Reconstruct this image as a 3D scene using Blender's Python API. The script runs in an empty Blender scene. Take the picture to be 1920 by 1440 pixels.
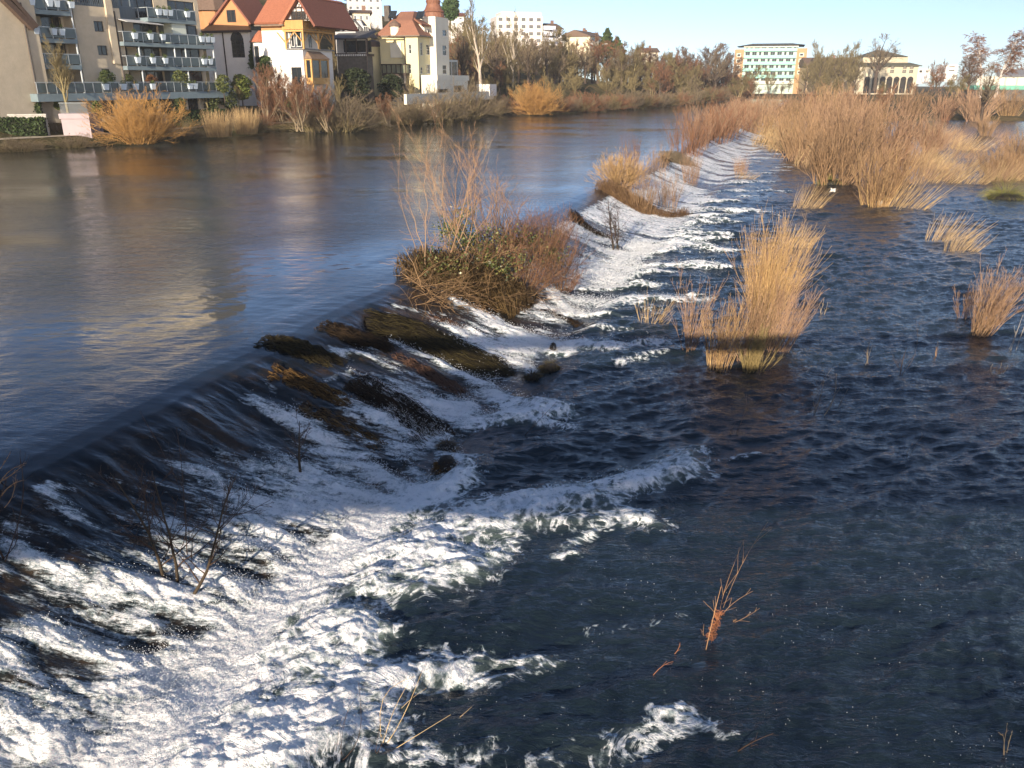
import bpy, math, random
import numpy as np

# ------------------------------------------------------------------ camera, sky, sun
scene = bpy.context.scene
COL = scene.collection
CAMZ = 7.8
PITCH = math.atan((720 - 150) / 1540.0)
CP, SP = math.cos(PITCH), math.sin(PITCH)
cam_d = bpy.data.cameras.new("camera")
cam_d.sensor_width = 36.0
cam_d.lens = 36.0 * 1540.0 / 1920.0
cam_d.clip_end = 8000
cam_d.clip_start = 0.1
cam = bpy.data.objects.new("camera", cam_d)
cam.location = (0, 0, CAMZ)
cam.rotation_euler = (math.pi / 2 - PITCH, 0, 0)
COL.objects.link(cam)
scene.camera = cam

SUN_EL = math.radians(14.7)
SUN_AZ = math.radians(19)          # the sun stands behind the camera, to its left
TO_SUN = (-math.sin(SUN_AZ) * math.cos(SUN_EL), -math.cos(SUN_AZ) * math.cos(SUN_EL), math.sin(SUN_EL))
world = bpy.data.worlds.new("World")
scene.world = world
world.use_nodes = True
wt = world.node_tree
bg = wt.nodes["Background"]
sky = wt.nodes.new("ShaderNodeTexSky")
sky.sky_type = 'NISHITA'
sky.sun_disc = False
sky.sun_elevation = SUN_EL
sky.sun_rotation = (-math.atan2(TO_SUN[0], TO_SUN[1])) % (2 * math.pi)
sky.altitude = 100
sky.air_density = 0.5
sky.dust_density = 0.42
sky.ozone_density = 2.0
tintn = wt.nodes.new("ShaderNodeMix"); tintn.data_type = 'RGBA'; tintn.blend_type = 'MULTIPLY'; tintn.inputs[0].default_value = 1.0
tintn.inputs[7].default_value = (1.04, 0.97, 0.93, 1)
wt.links.new(sky.outputs[0], tintn.inputs[6]); wt.links.new(tintn.outputs[2], bg.inputs[0])
bg.inputs[1].default_value = 0.106
sun_d = bpy.data.lights.new("sun", 'SUN')
sun_d.energy = 4.4
sun_d.angle = math.radians(0.5)
sun_d.color = (1.0, 0.85, 0.67)
sun = bpy.data.objects.new("sun", sun_d)
from mathutils import Vector, Matrix
sun.rotation_euler = Vector(TO_SUN).to_track_quat('Z', 'Y').to_euler()
sun.location = (0, 0, 60)
COL.objects.link(sun)
scene.view_settings.view_transform = 'Standard'
scene.view_settings.look = 'None'
scene.view_settings.exposure = 1.1
scene.view_settings.gamma = 1.0
scene.cycles.max_bounces = 5
scene.cycles.diffuse_bounces = 2
scene.cycles.glossy_bounces = 3
scene.cycles.transmission_bounces = 2
scene.cycles.transparent_max_bounces = 6
scene.cycles.caustics_reflective = False
scene.cycles.caustics_refractive = False

# ------------------------------------------------------------------ measuring: points of the photo (1920 x 1440) to places
def ray(u, v):
    du = (u - 960) / 1540.0; dv = (720 - v) / 1540.0
    return np.array([du, CP + dv * SP, -SP + dv * CP])
def at(u, v, z=0.0):
    r = ray(u, v); t = (z - CAMZ) / r[2]
    return (r[0] * t, r[1] * t, z)
def at_y(u, v, Y):
    r = ray(u, v); t = Y / r[1]
    return (r[0] * t, Y, CAMZ + r[2] * t)
def z_at(Y, v):
    dv = (720 - v) / 1540.0
    return CAMZ + Y * (dv * CP - SP) / (CP + dv * SP)

# ------------------------------------------------------------------ weir geometry
WK = 0.354; WX0 = -12.4
WN = 1 / math.sqrt(1 + WK * WK)
ND = np.array([WN, -WK * WN])      # downstream
AD = np.array([WK * WN, WN])       # along the weir, away from the bridge
UP = 1.6                            # upper water level
def s_of(x, y): return (x - WX0 - WK * y) * WN
def a_of(x, y): return (x - WX0) * WK * WN + y * WN
def sa(s, a):                       # back to x, y
    return (WX0 + s * WN + a * WK * WN, -s * WK * WN + a * WN)
def base_z(s):
    s = np.asarray(s, float)
    return np.interp(s, [-30, -3.0, -1.4, -0.7, -0.25, 0.2, 0.7, 1.5, 3.0, 4.2, 4.9, 5.8, 7.5, 10, 500],
                     [UP, UP, UP - .015, UP - .05, UP - .12, UP - .27, UP - .5, UP - .82, UP - 1.34, .0, -.06, .06, .03, 0, 0])
def hit(u, v):
    r = ray(u, v)
    lo, hi = 3.0, 500.0
    ts = np.geomspace(lo, hi, 4000)
    X, Y, Z = r[0] * ts, r[1] * ts, CAMZ + r[2] * ts
    d = Z - base_z(s_of(X, Y))
    i = int(np.argmax(d < 0)) if (d < 0).any() else len(ts) - 1
    return (X[i], Y[i], float(base_z(s_of(X[i], Y[i]))))

# ------------------------------------------------------------------ noise
def _h(ix, iy, seed):
    h = (ix.astype(np.uint32) * np.uint32(374761393)) ^ (iy.astype(np.uint32) * np.uint32(668265263)) ^ np.uint32((seed * 1274126177) & 0xffffffff)
    h = (h ^ (h >> np.uint32(13))) * np.uint32(1274126177)
    h = (h ^ (h >> np.uint32(15))) * np.uint32(2246822519)
    return ((h ^ (h >> np.uint32(13))) & np.uint32(0xffff)).astype(np.float32) * np.float32(2 * math.pi / 65536)
def pn(x, y, seed=0):
    x = np.asarray(x, np.float32) + 1000; y = np.asarray(y, np.float32) + 1000
    fx = np.floor(x); fy = np.floor(y); ix = fx.astype(np.int64); iy = fy.astype(np.int64)
    dx = x - fx; dy = y - fy
    ux = dx * dx * dx * (dx * (dx * 6 - 15) + 10); uy = dy * dy * dy * (dy * (dy * 6 - 15) + 10)
    def g(a, b, px, py):
        t = _h(a, b, seed); return np.cos(t) * px + np.sin(t) * py
    n00 = g(ix, iy, dx, dy); n10 = g(ix + 1, iy, dx - 1, dy); n01 = g(ix, iy + 1, dx, dy - 1); n11 = g(ix + 1, iy + 1, dx - 1, dy - 1)
    return (n00 * (1 - ux) + n10 * ux) * (1 - uy) + (n01 * (1 - ux) + n11 * ux) * uy
def fbm(x, y, o=4, seed=0, gain=0.5):
    r = 0; amp = 1.0; f = 1.0
    for k in range(o):
        r = r + amp * pn(x * f, y * f, seed + k * 17); amp *= gain; f *= 2.03
    return r
def ridge(x, y, o=4, seed=0, gain=0.55):
    r = 0; amp = 1.0; f = 1.0; tot = 0
    for k in range(o):
        r = r + amp * (1 - np.abs(pn(x * f, y * f, seed + k * 13)) * 2.6); tot += amp; amp *= gain; f *= 2.07
    return r / tot
def sstep(a, b, x):
    t = np.clip((x - a) / (b - a), 0, 1); return t * t * (3 - 2 * t)

# ------------------------------------------------------------------ tagging, linking
def tag(o, label=None, cat=None, group=None, kind=None):
    if label: o["label"] = label
    if cat: o["category"] = cat
    if group: o["group"] = group
    if kind: o["kind"] = kind
    return o
def empty(name, loc=(0, 0, 0), rz=0.0):
    o = bpy.data.objects.new(name, None); o.location = loc; o.rotation_euler = (0, 0, rz)
    o.empty_display_size = 0.3
    COL.objects.link(o); return o
def link(name, me, parent=None, loc=(0, 0, 0)):
    o = bpy.data.objects.new(name, me); o.location = loc
    COL.objects.link(o)
    if parent is not None: o.parent = parent
    return o
def np_mesh(name, V, quads=None, tris=None, mat=None, smooth=True, attrs=None):
    me = bpy.data.meshes.new(name)
    V = np.asarray(V, np.float32)
    loops = []; starts = []; tot = 0; parts = []
    if quads is not None and len(quads):
        q = np.asarray(quads, np.int32); parts.append(q.ravel()); starts.append(np.arange(len(q)) * 4); tot += q.size
    if tris is not None and len(tris):
        t = np.asarray(tris, np.int32); parts.append(t.ravel()); starts.append(tot + np.arange(len(t)) * 3); tot += t.size
    L = np.concatenate(parts); S = np.concatenate(starts)
    me.vertices.add(len(V)); me.vertices.foreach_set("co", V.ravel())
    me.loops.add(len(L)); me.loops.foreach_set("vertex_index", L)
    me.polygons.add(len(S)); me.polygons.foreach_set("loop_start", S.astype(np.int32))
    if smooth: me.polygons.foreach_set("use_smooth", np.ones(len(S), bool))
    if attrs:
        for k, arr in attrs.items():
            at_ = me.attributes.new(k, 'FLOAT', 'POINT'); at_.data.foreach_set("value", np.asarray(arr, np.float32))
    me.update(calc_edges=True)
    if mat: me.materials.append(mat)
    return me
def copy_tree(o, parent=None, done=None):
    c = o.copy(); COL.objects.link(c)
    if parent is not None: c.parent = parent
    for ch in o.children: copy_tree(ch, c)
    return c

# ------------------------------------------------------------------ materials
def new_mat(name):
    m = bpy.data.materials.new(name); m.use_nodes = True
    return m, m.node_tree, m.node_tree.nodes["Principled BSDF"]
MATS = {}
def mat(name, col, rough=0.8, var=0.25, scale=3.0, bump=0.0, bscale=20.0, spec=0.3, metal=0.0, stretch=None, tint=None, obj_var=0.0):
    if name in MATS: return MATS[name]
    m, nt, p = new_mat(name)
    N = nt.nodes; K = nt.links
    tc = N.new("ShaderNodeTexCoord"); src = tc.outputs["Object"]
    if stretch:
        mp = N.new("ShaderNodeMapping"); mp.inputs["Scale"].default_value = stretch; K.new(src, mp.inputs[0]); src = mp.outputs[0]
    nz = N.new("ShaderNodeTexNoise"); nz.inputs["Scale"].default_value = scale; nz.inputs["Detail"].default_value = 6; nz.inputs["Roughness"].default_value = 0.65
    K.new(src, nz.inputs["Vector"])
    rp = N.new("ShaderNodeValToRGB")
    rp.color_ramp.elements[0].position = 0.3; rp.color_ramp.elements[1].position = 0.72
    rp.color_ramp.elements[0].color = (*[c * (1 - var) for c in col], 1); rp.color_ramp.elements[1].color = (*[min(1, c * (1 + var)) for c in col], 1)
    K.new(nz.outputs["Fac"], rp.inputs[0]); out = rp.outputs[0]
    if tint is not None:          # every stem or leaf carries its own shade between two colours
        a = N.new("ShaderNodeAttribute"); a.attribute_name = "tint"
        mx = N.new("ShaderNodeMix"); mx.data_type = 'RGBA'
        K.new(a.outputs["Fac"], mx.inputs[0]); K.new(out, mx.inputs[6]); mx.inputs[7].default_value = (*tint, 1); out = mx.outputs[2]
    if obj_var:
        oi = N.new("ShaderNodeObjectInfo"); hs = N.new("ShaderNodeHueSaturation")
        mr = N.new("ShaderNodeMapRange"); mr.inputs[3].default_value = 1 - obj_var; mr.inputs[4].default_value = 1 + obj_var
        K.new(oi.outputs["Random"], mr.inputs[0]); K.new(mr.outputs[0], hs.inputs["Value"])
        K.new(out, hs.inputs["Color"]); out = hs.outputs[0]
    K.new(out, p.inputs["Base Color"])
    p.inputs["Roughness"].default_value = rough; p.inputs["Specular IOR Level"].default_value = spec; p.inputs["Metallic"].default_value = metal
    if bump:
        n2 = N.new("ShaderNodeTexNoise"); n2.inputs["Scale"].default_value = bscale; n2.inputs["Detail"].default_value = 5
        K.new(src, n2.inputs["Vector"])
        b = N.new("ShaderNodeBump"); b.inputs["Strength"].default_value = bump; b.inputs["Distance"].default_value = 0.05
        K.new(n2.outputs["Fac"], b.inputs["Height"]); K.new(b.outputs[0], p.inputs["Normal"])
    MATS[name] = m
    return m

# ------------------------------------------------------------------ water
def water_material():
    m, nt, p = new_mat("river_water")
    N = nt.nodes; K = nt.links
    def attr(n):
        a = N.new("ShaderNodeAttribute"); a.attribute_name = n; return a.outputs["Fac"]
    def math_(op, a, b=None, clamp=False):
        n = N.new("ShaderNodeMath"); n.operation = op; n.use_clamp = clamp
        for i, s in enumerate((a, b)):
            if s is None: continue
            if isinstance(s, (int, float)): n.inputs[i].default_value = s
            else: K.new(s, n.inputs[i])
        return n.outputs[0]
    def noise(scale, det, vec, rough=0.6, dist=0.0):
        n = N.new("ShaderNodeTexNoise"); n.inputs["Scale"].default_value = scale; n.inputs["Detail"].default_value = det
        n.inputs["Roughness"].default_value = rough; n.inputs["Distortion"].default_value = dist
        K.new(vec, n.inputs["Vector"]); return n.outputs["Fac"]
    def mixc(f, a, b):
        x = N.new("ShaderNodeMix"); x.data_type = 'RGBA'
        K.new(f, x.inputs[0]) if not isinstance(f, float) else None
        for i, s in ((6, a), (7, b)):
            if isinstance(s, tuple): x.inputs[i].default_value = (*s, 1)
            else: K.new(s, x.inputs[i])
        return x.outputs[2]
    def mrange(v, a, b, c, d):
        x = N.new("ShaderNodeMapRange"); x.interpolation_type = 'SMOOTHSTEP'; K.new(v, x.inputs[0])
        for i, s in enumerate((a, b, c, d)): x.inputs[1 + i].default_value = s
        return x.outputs[0]
    geo = N.new("ShaderNodeTexCoord"); vec = geo.outputs["Object"]
    foam, aer, slope, calm = attr("foam"), attr("aer"), attr("slope"), attr("calm")
    # foam structure: a broken net of lines on flat water, strands along the flow on the slope
    def mapped(rot, sc):
        q = N.new("ShaderNodeMapping"); q.inputs["Rotation"].default_value = (0, 0, rot); q.inputs["Scale"].default_value = sc; K.new(vec, q.inputs[0]); return q.outputs[0]
    run_v = mapped(math.atan(WK), (1.1, 5.0, 1.0))
    n_run = noise(0.9, 8, run_v, 0.68, 0.5)
    n_iso = noise(1.5, 8, vec, 0.66, 0.9)
    n_fin = noise(11.0, 5, vec, 0.7, 0.5)
    wv = N.new("ShaderNodeMix"); wv.data_type = 'VECTOR'; wv.inputs[0].default_value = 0.30
    nzc = N.new("ShaderNodeTexNoise"); nzc.inputs["Scale"].default_value = 1.6; nzc.inputs["Detail"].default_value = 4; K.new(vec, nzc.inputs["Vector"])
    K.new(vec, wv.inputs[4]); K.new(nzc.outputs["Color"], wv.inputs[5])
    vo = N.new("ShaderNodeTexVoronoi"); vo.feature = 'DISTANCE_TO_EDGE'; vo.inputs["Scale"].default_value = 4.6; K.new(wv.outputs[1], vo.inputs["Vector"])
    lace = mrange(vo.outputs["Distance"], 0.0, 0.30, 1.0, 0.0)
    n_ln = noise(1.05, 6, vec, 0.62, 1.6)
    line = mrange(math_('ABSOLUTE', math_('SUBTRACT', n_ln, 0.5)), 0.0, 0.055, 1.0, 0.0)
    flat = math_('ADD', math_('ADD', math_('MULTIPLY', math_('SUBTRACT', n_iso, 0.5), 1.35), math_('MULTIPLY', math_('SUBTRACT', lace, 0.5), 0.38)), math_('MULTIPLY', math_('SUBTRACT', line, 0.35), 0.42))
    n_rf = noise(7.0, 4, run_v, 0.65, 0.3)
    runp = math_('ADD', math_('MULTIPLY', math_('SUBTRACT', n_run, 0.5), 2.3), math_('MULTIPLY', math_('SUBTRACT', n_rf, 0.5), 0.9))
    mp_ = N.new("ShaderNodeMix"); mp_.data_type = 'FLOAT'; K.new(slope, mp_.inputs[0]); K.new(flat, mp_.inputs[2]); K.new(runp, mp_.inputs[3])
    pat = math_('ADD', mp_.outputs[0], math_('MULTIPLY', math_('SUBTRACT', n_fin, 0.5), 0.8))
    lvl = math_('ADD', foam, math_('MULTIPLY', pat, mrange(foam, 0.02, 0.25, 0.0, 0.85)))
    ff = mrange(lvl, 0.30, 0.70, 0.0, 1.0)
    # body colour
    body = mixc(aer, (0.010, 0.018, 0.024), (0.11, 0.145, 0.128))
    bn = noise(1.3, 5, vec, 0.7)
    brown = mixc(mrange(bn, 0.42, 0.68, 0.0, 1.0), (0.006, 0.006, 0.005), (0.055, 0.032, 0.014))
    body = mixc(math_('MULTIPLY', slope, 0.8), body, brown)
    K.new(body, p.inputs["Base Color"])
    p.inputs["IOR"].default_value = 1.48
    p.inputs["Specular IOR Level"].default_value = 0.5
    K.new(attr("rough"), p.inputs["Roughness"])
    # small ripples
    mp = N.new("ShaderNodeMapping"); mp.inputs["Scale"].default_value = (0.65, 1.9, 1.0); K.new(vec, mp.inputs[0])
    r1 = noise(3.2, 4, mp.outputs[0], 0.6, 0.4)
    r2 = noise(13.0, 3, mp.outputs[0], 0.6, 0.3)
    r3 = noise(1.1, 3, mp.outputs[0], 0.55, 0.2)
    hh = math_('ADD', math_('ADD', math_('MULTIPLY', r1, 0.046), math_('MULTIPLY', r2, 0.013)), math_('MULTIPLY', r3, 0.10))
    r4 = noise(5.5, 4, mapped(0.5, (0.7, 1.9, 1.0)), 0.6, 1.0)
    crest = mrange(math_('ABSOLUTE', math_('SUBTRACT', r4, 0.5)), 0.0, 0.16, 1.0, 0.0)
    hh = math_('MULTIPLY', math_('ADD', hh, math_('MULTIPLY', crest, 0.006)), calm)
    b = N.new("ShaderNodeBump"); b.inputs["Strength"].default_value = 1.0; b.inputs["Distance"].default_value = 1.0
    K.new(hh, b.inputs["Height"]); K.new(b.outputs[0], p.inputs["Normal"])
    # foam surface
    fo = N.new("ShaderNodeBsdfPrincipled")
    t1 = noise(16.0, 5, vec, 0.75, 1.0); t2 = noise(3.6, 4, vec, 0.6, 1.2)
    tone = math_('ADD', math_('MULTIPLY', lvl, 0.75), math_('ADD', math_('MULTIPLY', math_('SUBTRACT', t1, 0.5), 1.25), math_('MULTIPLY', math_('SUBTRACT', t2, 0.5), 0.9)))
    fcol = mixc(mrange(tone, 0.12, 0.80, 0.0, 1.0), (0.21, 0.28, 0.30), (0.95, 0.96, 0.96))
    K.new(fcol, fo.inputs["Base Color"]); fo.inputs["Roughness"].default_value = 0.55; fo.inputs["Specular IOR Level"].default_value = 0.3; fo.inputs["Subsurface Weight"].default_value = 0.35; fo.inputs["Subsurface Scale"].default_value = 0.05; fo.inputs["Subsurface Radius"].default_value = (0.8, 1.0, 1.0)
    b2 = N.new("ShaderNodeBump"); b2.inputs["Strength"].default_value = 0.8; b2.inputs["Distance"].default_value = 0.06
    K.new(math_('ADD', pat, math_('MULTIPLY', noise(30.0, 4, vec, 0.7, 0.8), 0.35)), b2.inputs["Height"]); K.new(b2.outputs[0], fo.inputs["Normal"])
    mx = N.new("ShaderNodeMixShader"); K.new(ff, mx.inputs[0]); K.new(p.outputs[0], mx.inputs[1]); K.new(fo.outputs[0], mx.inputs[2])
    K.new(mx.outputs[0], N["Material Output"].inputs[0])
    return m

def capsules(X, Y, items):
    """soft stains on the water: (u1,v1,u2,v2, radius m, strength), ends measured in the photo"""
    D = np.zeros_like(X)
    for u1, v1, u2, v2, r, i in items:
        p = np.array(hit(u1, v1)[:2]); q = np.array(hit(u2, v2)[:2])
        m = (X > min(p[0], q[0]) - 2.2 * r) & (X < max(p[0], q[0]) + 2.2 * r) & (Y > min(p[1], q[1]) - 2.2 * r) & (Y < max(p[1], q[1]) + 2.2 * r)
        if not m.any(): continue
        x, y = X[m], Y[m]; e = q - p; L = float(e @ e) + 1e-6
        t = np.clip(((x - p[0]) * e[0] + (y - p[1]) * e[1]) / L, 0, 1)
        d = np.hypot(x - p[0] - t * e[0], y - p[1] - t * e[1]) / r
        w = i * np.exp(-(d ** 2) * 1.1)
        D[m] = np.maximum(D[m], w) + 0.25 * np.minimum(D[m], w)
    return D

FOAM = [
 # streaks coming down the dark near slope
 (60,895,140,965,.28,.7),(140,965,235,995,.22,.5),(100,905,130,915,.2,.5),(0,1023,125,1073,.28,.85),(125,1073,200,1110,.3,.7),(10,985,45,1000,.15,.6),
 (210,990,330,1020,.2,.35),(200,1085,300,1120,.36,1.1),(300,1110,420,1150,.42,1.0),(0,1060,240,1170,.28,.6),(60,1170,240,1240,.34,1.0),
 (230,1130,330,1200,.3,.6),(0,1240,120,1330,.42,.9),(0,1380,200,1420,.5,.8),(100,1440,300,1400,.6,.9),
 (395,890,470,940,.2,.6),(400,900,520,1010,.3,.8),(500,1000,600,1060,.4,.9),(420,990,560,1090,.4,.75),(430,1100,560,1130,.5,.9),(320,1040,420,1080,.3,.7),
 (390,860,480,900,.16,.5),(480,900,560,960,.24,.7),(560,960,640,1000,.3,.75),
 (471,745,540,780,.3,.95),(540,780,612,826,.36,1.0),(612,826,700,880,.4,.85),(700,880,780,935,.4,.85),(560,900,620,950,.45,1.0),(620,940,700,980,.4,.85),(640,880,740,960,.5,.7),
 (590,790,700,860,.3,.6),(650,770,800,900,.3,.55),(480,690,520,740,.15,.4),
 (627,653,690,668,.22,.9),(690,668,736,690,.2,.7),(736,690,800,740,.3,.6),(800,740,880,790,.35,.75),(733,636,825,678,.26,.95),(825,678,900,720,.3,1.0),(900,720,950,755,.4,1.0),
 (700,725,760,760,.2,.6),(760,760,830,800,.25,.6),(610,715,665,700,.14,.7),(700,650,860,760,.3,.45),
 (870,800,1000,775,.5,.95),(930,750,1050,770,.55,.9),(880,780,1060,800,.35,.7),(960,790,1090,780,.3,.5),
 (740,575,830,590,.2,.5),(830,600,880,615,.2,.5),(860,570,930,600,.35,1.0),(900,590,1000,640,.5,1.05),(960,640,1060,660,.55,1.1),(1000,640,1150,650,.55,1.1),(1150,650,1240,640,.4,.9),
 (1050,620,1180,615,.25,.5),(980,690,1010,705,.3,.6),(940,640,1000,700,.3,.9),(1160,680,1240,660,.3,.45),
 (1000,520,1040,555,.4,1.1),(1040,560,1080,590,.4,1.1),(1060,590,1130,590,.3,.9),(1130,590,1210,598,.15,.5),
 (1190,610,1230,590,.2,.3),
 # the long bright roll at the foot and its jets
 (240,1300,420,1220,.6,1.1),(420,1220,560,1120,.5,1.1),(560,1120,680,1000,.6,1.15),(680,1000,800,930,.65,1.2),(800,930,860,900,.5,1.15),(830,850,870,880,.35,.8),(860,862,905,860,.12,.6),
 (640,1060,760,1040,.8,1.05),(720,1090,860,1060,.8,.95),(820,1000,980,960,.75,1.05),(980,950,1120,930,.65,.95),(1100,930,1290,880,.6,.95),(1240,870,1320,850,.3,.6),(900,1060,960,1010,.5,.7),
 (1020,980,1200,970,.5,.62),(1180,960,1230,980,.4,.6),(1300,870,1420,855,.12,.5),(1060,1030,1110,1000,.18,.6),(1040,1050,1080,1040,.15,.6),
 (300,1360,480,1260,.8,1.1),(480,1260,640,1200,.8,1.0),(560,1210,720,1190,.4,.65),(380,1420,600,1340,.8,1.05),(600,1280,760,1270,.5,.7),(600,1370,700,1340,.6,.8),(250,1440,520,1440,.5,1.1),
 (700,1300,800,1250,.4,.6),(780,1290,900,1240,.3,.6),(880,1280,1040,1240,.22,.55),(940,1240,1010,1230,.18,.6),(820,1220,880,1270,.2,.4),(660,1430,900,1420,.3,.45),
 (1000,1440,1200,1370,.4,.36),(1180,1390,1280,1370,.2,.42),(1230,1340,1310,1360,.2,.4),(1330,1360,1400,1400,.25,.36),(1250,1330,1300,1330,.16,.36),(1100,1420,1180,1430,.35,.36),
 (1100,1180,1300,1160,.25,.25),(560,1160,760,1120,.4,.35),(480,1150,640,1170,.3,.6),
]

def build_water():
    ang = np.concatenate([np.linspace(-82, -44, 60, endpoint=False), np.linspace(-44, 40, 900, endpoint=False), np.linspace(40, 82, 60)]) * math.pi / 180
    R = np.concatenate([np.geomspace(1.5, 7.2, 60, endpoint=False), np.geomspace(7.2, 60, 830, endpoint=False), np.geomspace(60, 330, 330, endpoint=False), np.geomspace(330, 860, 30)])
    RR, AA = np.meshgrid(R, ang, indexing='ij')
    X = (RR * np.sin(AA)).ravel(); Y = (RR * np.cos(AA)).ravel(); Rr = RR.ravel()
    s = s_of(X, Y); a = a_of(X, Y)
    wig = 0.35 * fbm(a * 0.35, s * 0.2, 3, 5) * sstep(60, 15, Rr) + .12
    s2 = s + wig * 0.6
    far_end = sstep(150, 156, a)                       # beyond the weir's far end all is upper water level fading down
    B = base_z(s2)
    onslope = sstep(-0.5, 0.5, s2) * sstep(5.2, 4.2, s2)
    low = sstep(4.0, 6.0, s2)
    upw = sstep(0.2, -1.2, s2)
    # ---- foam density
    D = capsules(X, Y, FOAM)
    far = sstep(30.5, 33.5, a - 0.15 * s)                    # white slope from the ivy island on
    streak = fbm(X * 0.16, Y * 0.55, 4, 31)
    reach = 6.2 + 7.0 * streak + 1.5 * fbm(a * .5, s * .1, 2, 3) + 1.3 * sstep(40, 60, a) * 0
    slopeF = sstep(0.15, 0.7, s2) * sstep(reach + 1.6, reach - 1.6, s2)
    gaps = 1 - 0.55 * sstep(0.0, 0.35, fbm(a * 0.55, s2 * 0.18, 3, 77)) * sstep(4.5, 2.5, s2)
    D = np.maximum(D, far * slopeF * gaps * 0.98)
    D = D * (1 - 0.5 * far * sstep(0.1, .5, fbm(X * .12, Y * .7, 3, 91)) * sstep(4.5, 6, s2))
    # thin general spray on the near slope, running with the flow
    D = np.where(s2 < 0.15, D * sstep(-.1, .15, s2), D)
    D = D * (1 + .04 * low)
    near = sstep(75, 35, Rr)
    # ---- patterns
    wx = X + 0.35 * fbm(X * .9, Y * .9, 3, 41); wy = Y + 0.35 * fbm(X * .9, Y * .9, 3, 42)
    run = fbm(a * 2.0 + .4 * fbm(a, s, 2, 8), s2 * 0.55, 5, 21, 0.62)
    spot = fbm(X * 5, Y * 5, 4, 55, 0.7)
    w = onslope
    band = fbm(a * 0.9, s2 * 0.16, 3, 33)
    D = np.maximum(D, w * (1 - far) * (0.15 + 0.36 * sstep(0.8, 3.6, s2) + .14 * sstep(14, 17, a) * sstep(.6, 1.6, s2)) * (1 + 1.6 * band))
    macro = 0.46 * fbm(wx * 0.8, wy * 0.8, 3, 7) * (1 - w) + 0.34 * run * w
    foam = np.clip((D + macro * sstep(.05, .3, D)) * 0.80, 0, 1.15)
    foam = np.maximum(foam, (0.30 * sstep(0.86, 0.98, ridge(wx * 0.5, wy * 0.9, 3, 91)) + .10) * low * sstep(19, 9, Rr) * sstep(-.1, .35, fbm(X * .35, Y * .35, 2, 15)))
    f = sstep(.35, .8, foam)
    aer = np.clip(sstep(0.22, 0.9, D) * (0.55 + 0.8 * pn(X * 1.2, Y * 1.2, 6)), 0, 1) * (1 - 0.6 * w)
    # ---- heights
    Z = B.copy()
    Z += onslope * (0.12 * fbm(a * 0.8, s2 * 0.22, 3, 61) + 0.05 * fbm(a * 3, s2 * 0.9, 3, 62)) * sstep(50, 25, Rr)
    c = math.cos(0.5); sn = math.sin(0.5)
    xa = X * c + Y * sn; ya = -X * sn + Y * c
    chop = 0.14 * (ridge(xa * 0.22 + .5 * pn(X * .3, Y * .3, 4), ya * 0.42, 2, 71) - 0.45) + 0.085 * (ridge(xa * 0.5, ya * 1.25, 3, 72) - 0.45) \
        + 0.045 * fbm(X * 1.2, Y * 3.0, 4, 73)
    chop = 1.05 * chop * (0.55 + 0.6 * np.clip(0.75 + 1.1 * fbm(X * .12, Y * .2, 2, 67), 0, 1.6))
    fadeh = sstep(160, 30, Rr) * .8 + .2
    Z += low * chop * fadeh * (1 - 0.35 * sstep(0, 12, -X))
    lines = fbm(s2 * 1.1, a * 0.25, 2, 74)
    Z += upw * 0.008 * fbm(X * 1.3, Y * 2.2, 3, 75) + upw * sstep(-12, -2, s2) * .01 * lines
    boil = np.abs(fbm(X * 1.6, Y * 1.6, 4, 81, 0.55))
    Z += np.clip(D, 0, 1.2) * low * (0.10 + 0.10 * boil + 0.10 * fbm(wx * .7, wy * .7, 2, 19) + 0.010 * spot) * sstep(90, 40, Rr) * (0.4 + 0.6 * f)
    Z += f * w * (0.02 + 0.13 * np.abs(run) * sstep(48, 24, Rr) + 0.06 * sstep(20, 45, Rr) * boil + 0.025 * spot + .012 * fbm(X * 9, Y * 9, 2, 83)) * sstep(90, 40, Rr)
    Z += f * 0.02
    mac = np.clip(0.75 + 1.1 * fbm(X * .09 + 3, Y * .16, 3, 66), .25, 1.4)
    calm = 0.32 * upw * (0.35 + 0.65 * sstep(-1.5, -10, s2)) * mac + (1 - upw) * (0.35 * onslope + low * 1.0 * (0.4 + .6 * mac) * (1 - .5 * sstep(22, 60, Rr)))
    rough = 0.02 + 0.02 * upw * sstep(40, 150, Rr) + low * 0.12 * sstep(15, 90, Rr)
    nR, nA = RR.shape
    i = np.arange((nR - 1) * nA).reshape(nR - 1, nA)[:, :-1].ravel()
    quads = np.stack([i, i + nA, i + nA + 1, i + 1], 1)[:, ::-1]
    me = np_mesh("water", np.stack([X, Y, Z], 1), quads=quads, mat=water_material(), attrs={"foam": foam, "aer": aer, "slope": np.clip(onslope + .35 * sstep(-3.5, -.3, s2) * (s2 < 1), 0, 1) * (1 - far * .5), "calm": calm, "rough": rough})
    o = link("water", me)
    tag(o, "river water, calm above the weir and foaming white below it", "water", kind="structure")
    # spray: droplets thrown up along the white water
    rg = np.random.default_rng(8)
    ok = (Rr < 42) & (np.abs(AA.ravel()) < .75) & (f > .25) & (s2 > .6) & (s2 < 9)
    pw = np.where(ok, f * (0.35 * w + 1.0 * np.exp(-((s2 - 4.6) / .7) ** 2) + 0.10) * np.maximum(Rr, 8) ** 1.2 * (0.3 + np.clip(run + .25, 0, 1)), 0); pw /= pw.sum()
    ids = rg.choice(len(X), 80000, p=pw)
    c = np.stack([X[ids], Y[ids], Z[ids]], 1) + rg.normal(size=(80000, 3)) * .035
    c[:, 2] += rg.exponential(.045, 80000) * (1 + .8 * (np.abs(s2[ids] - 4.6) < .8))
    r = .0038 * rg.uniform(.5, 1.7, (80000, 1)) * (Rr[ids][:, None] / 14) ** .6
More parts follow.
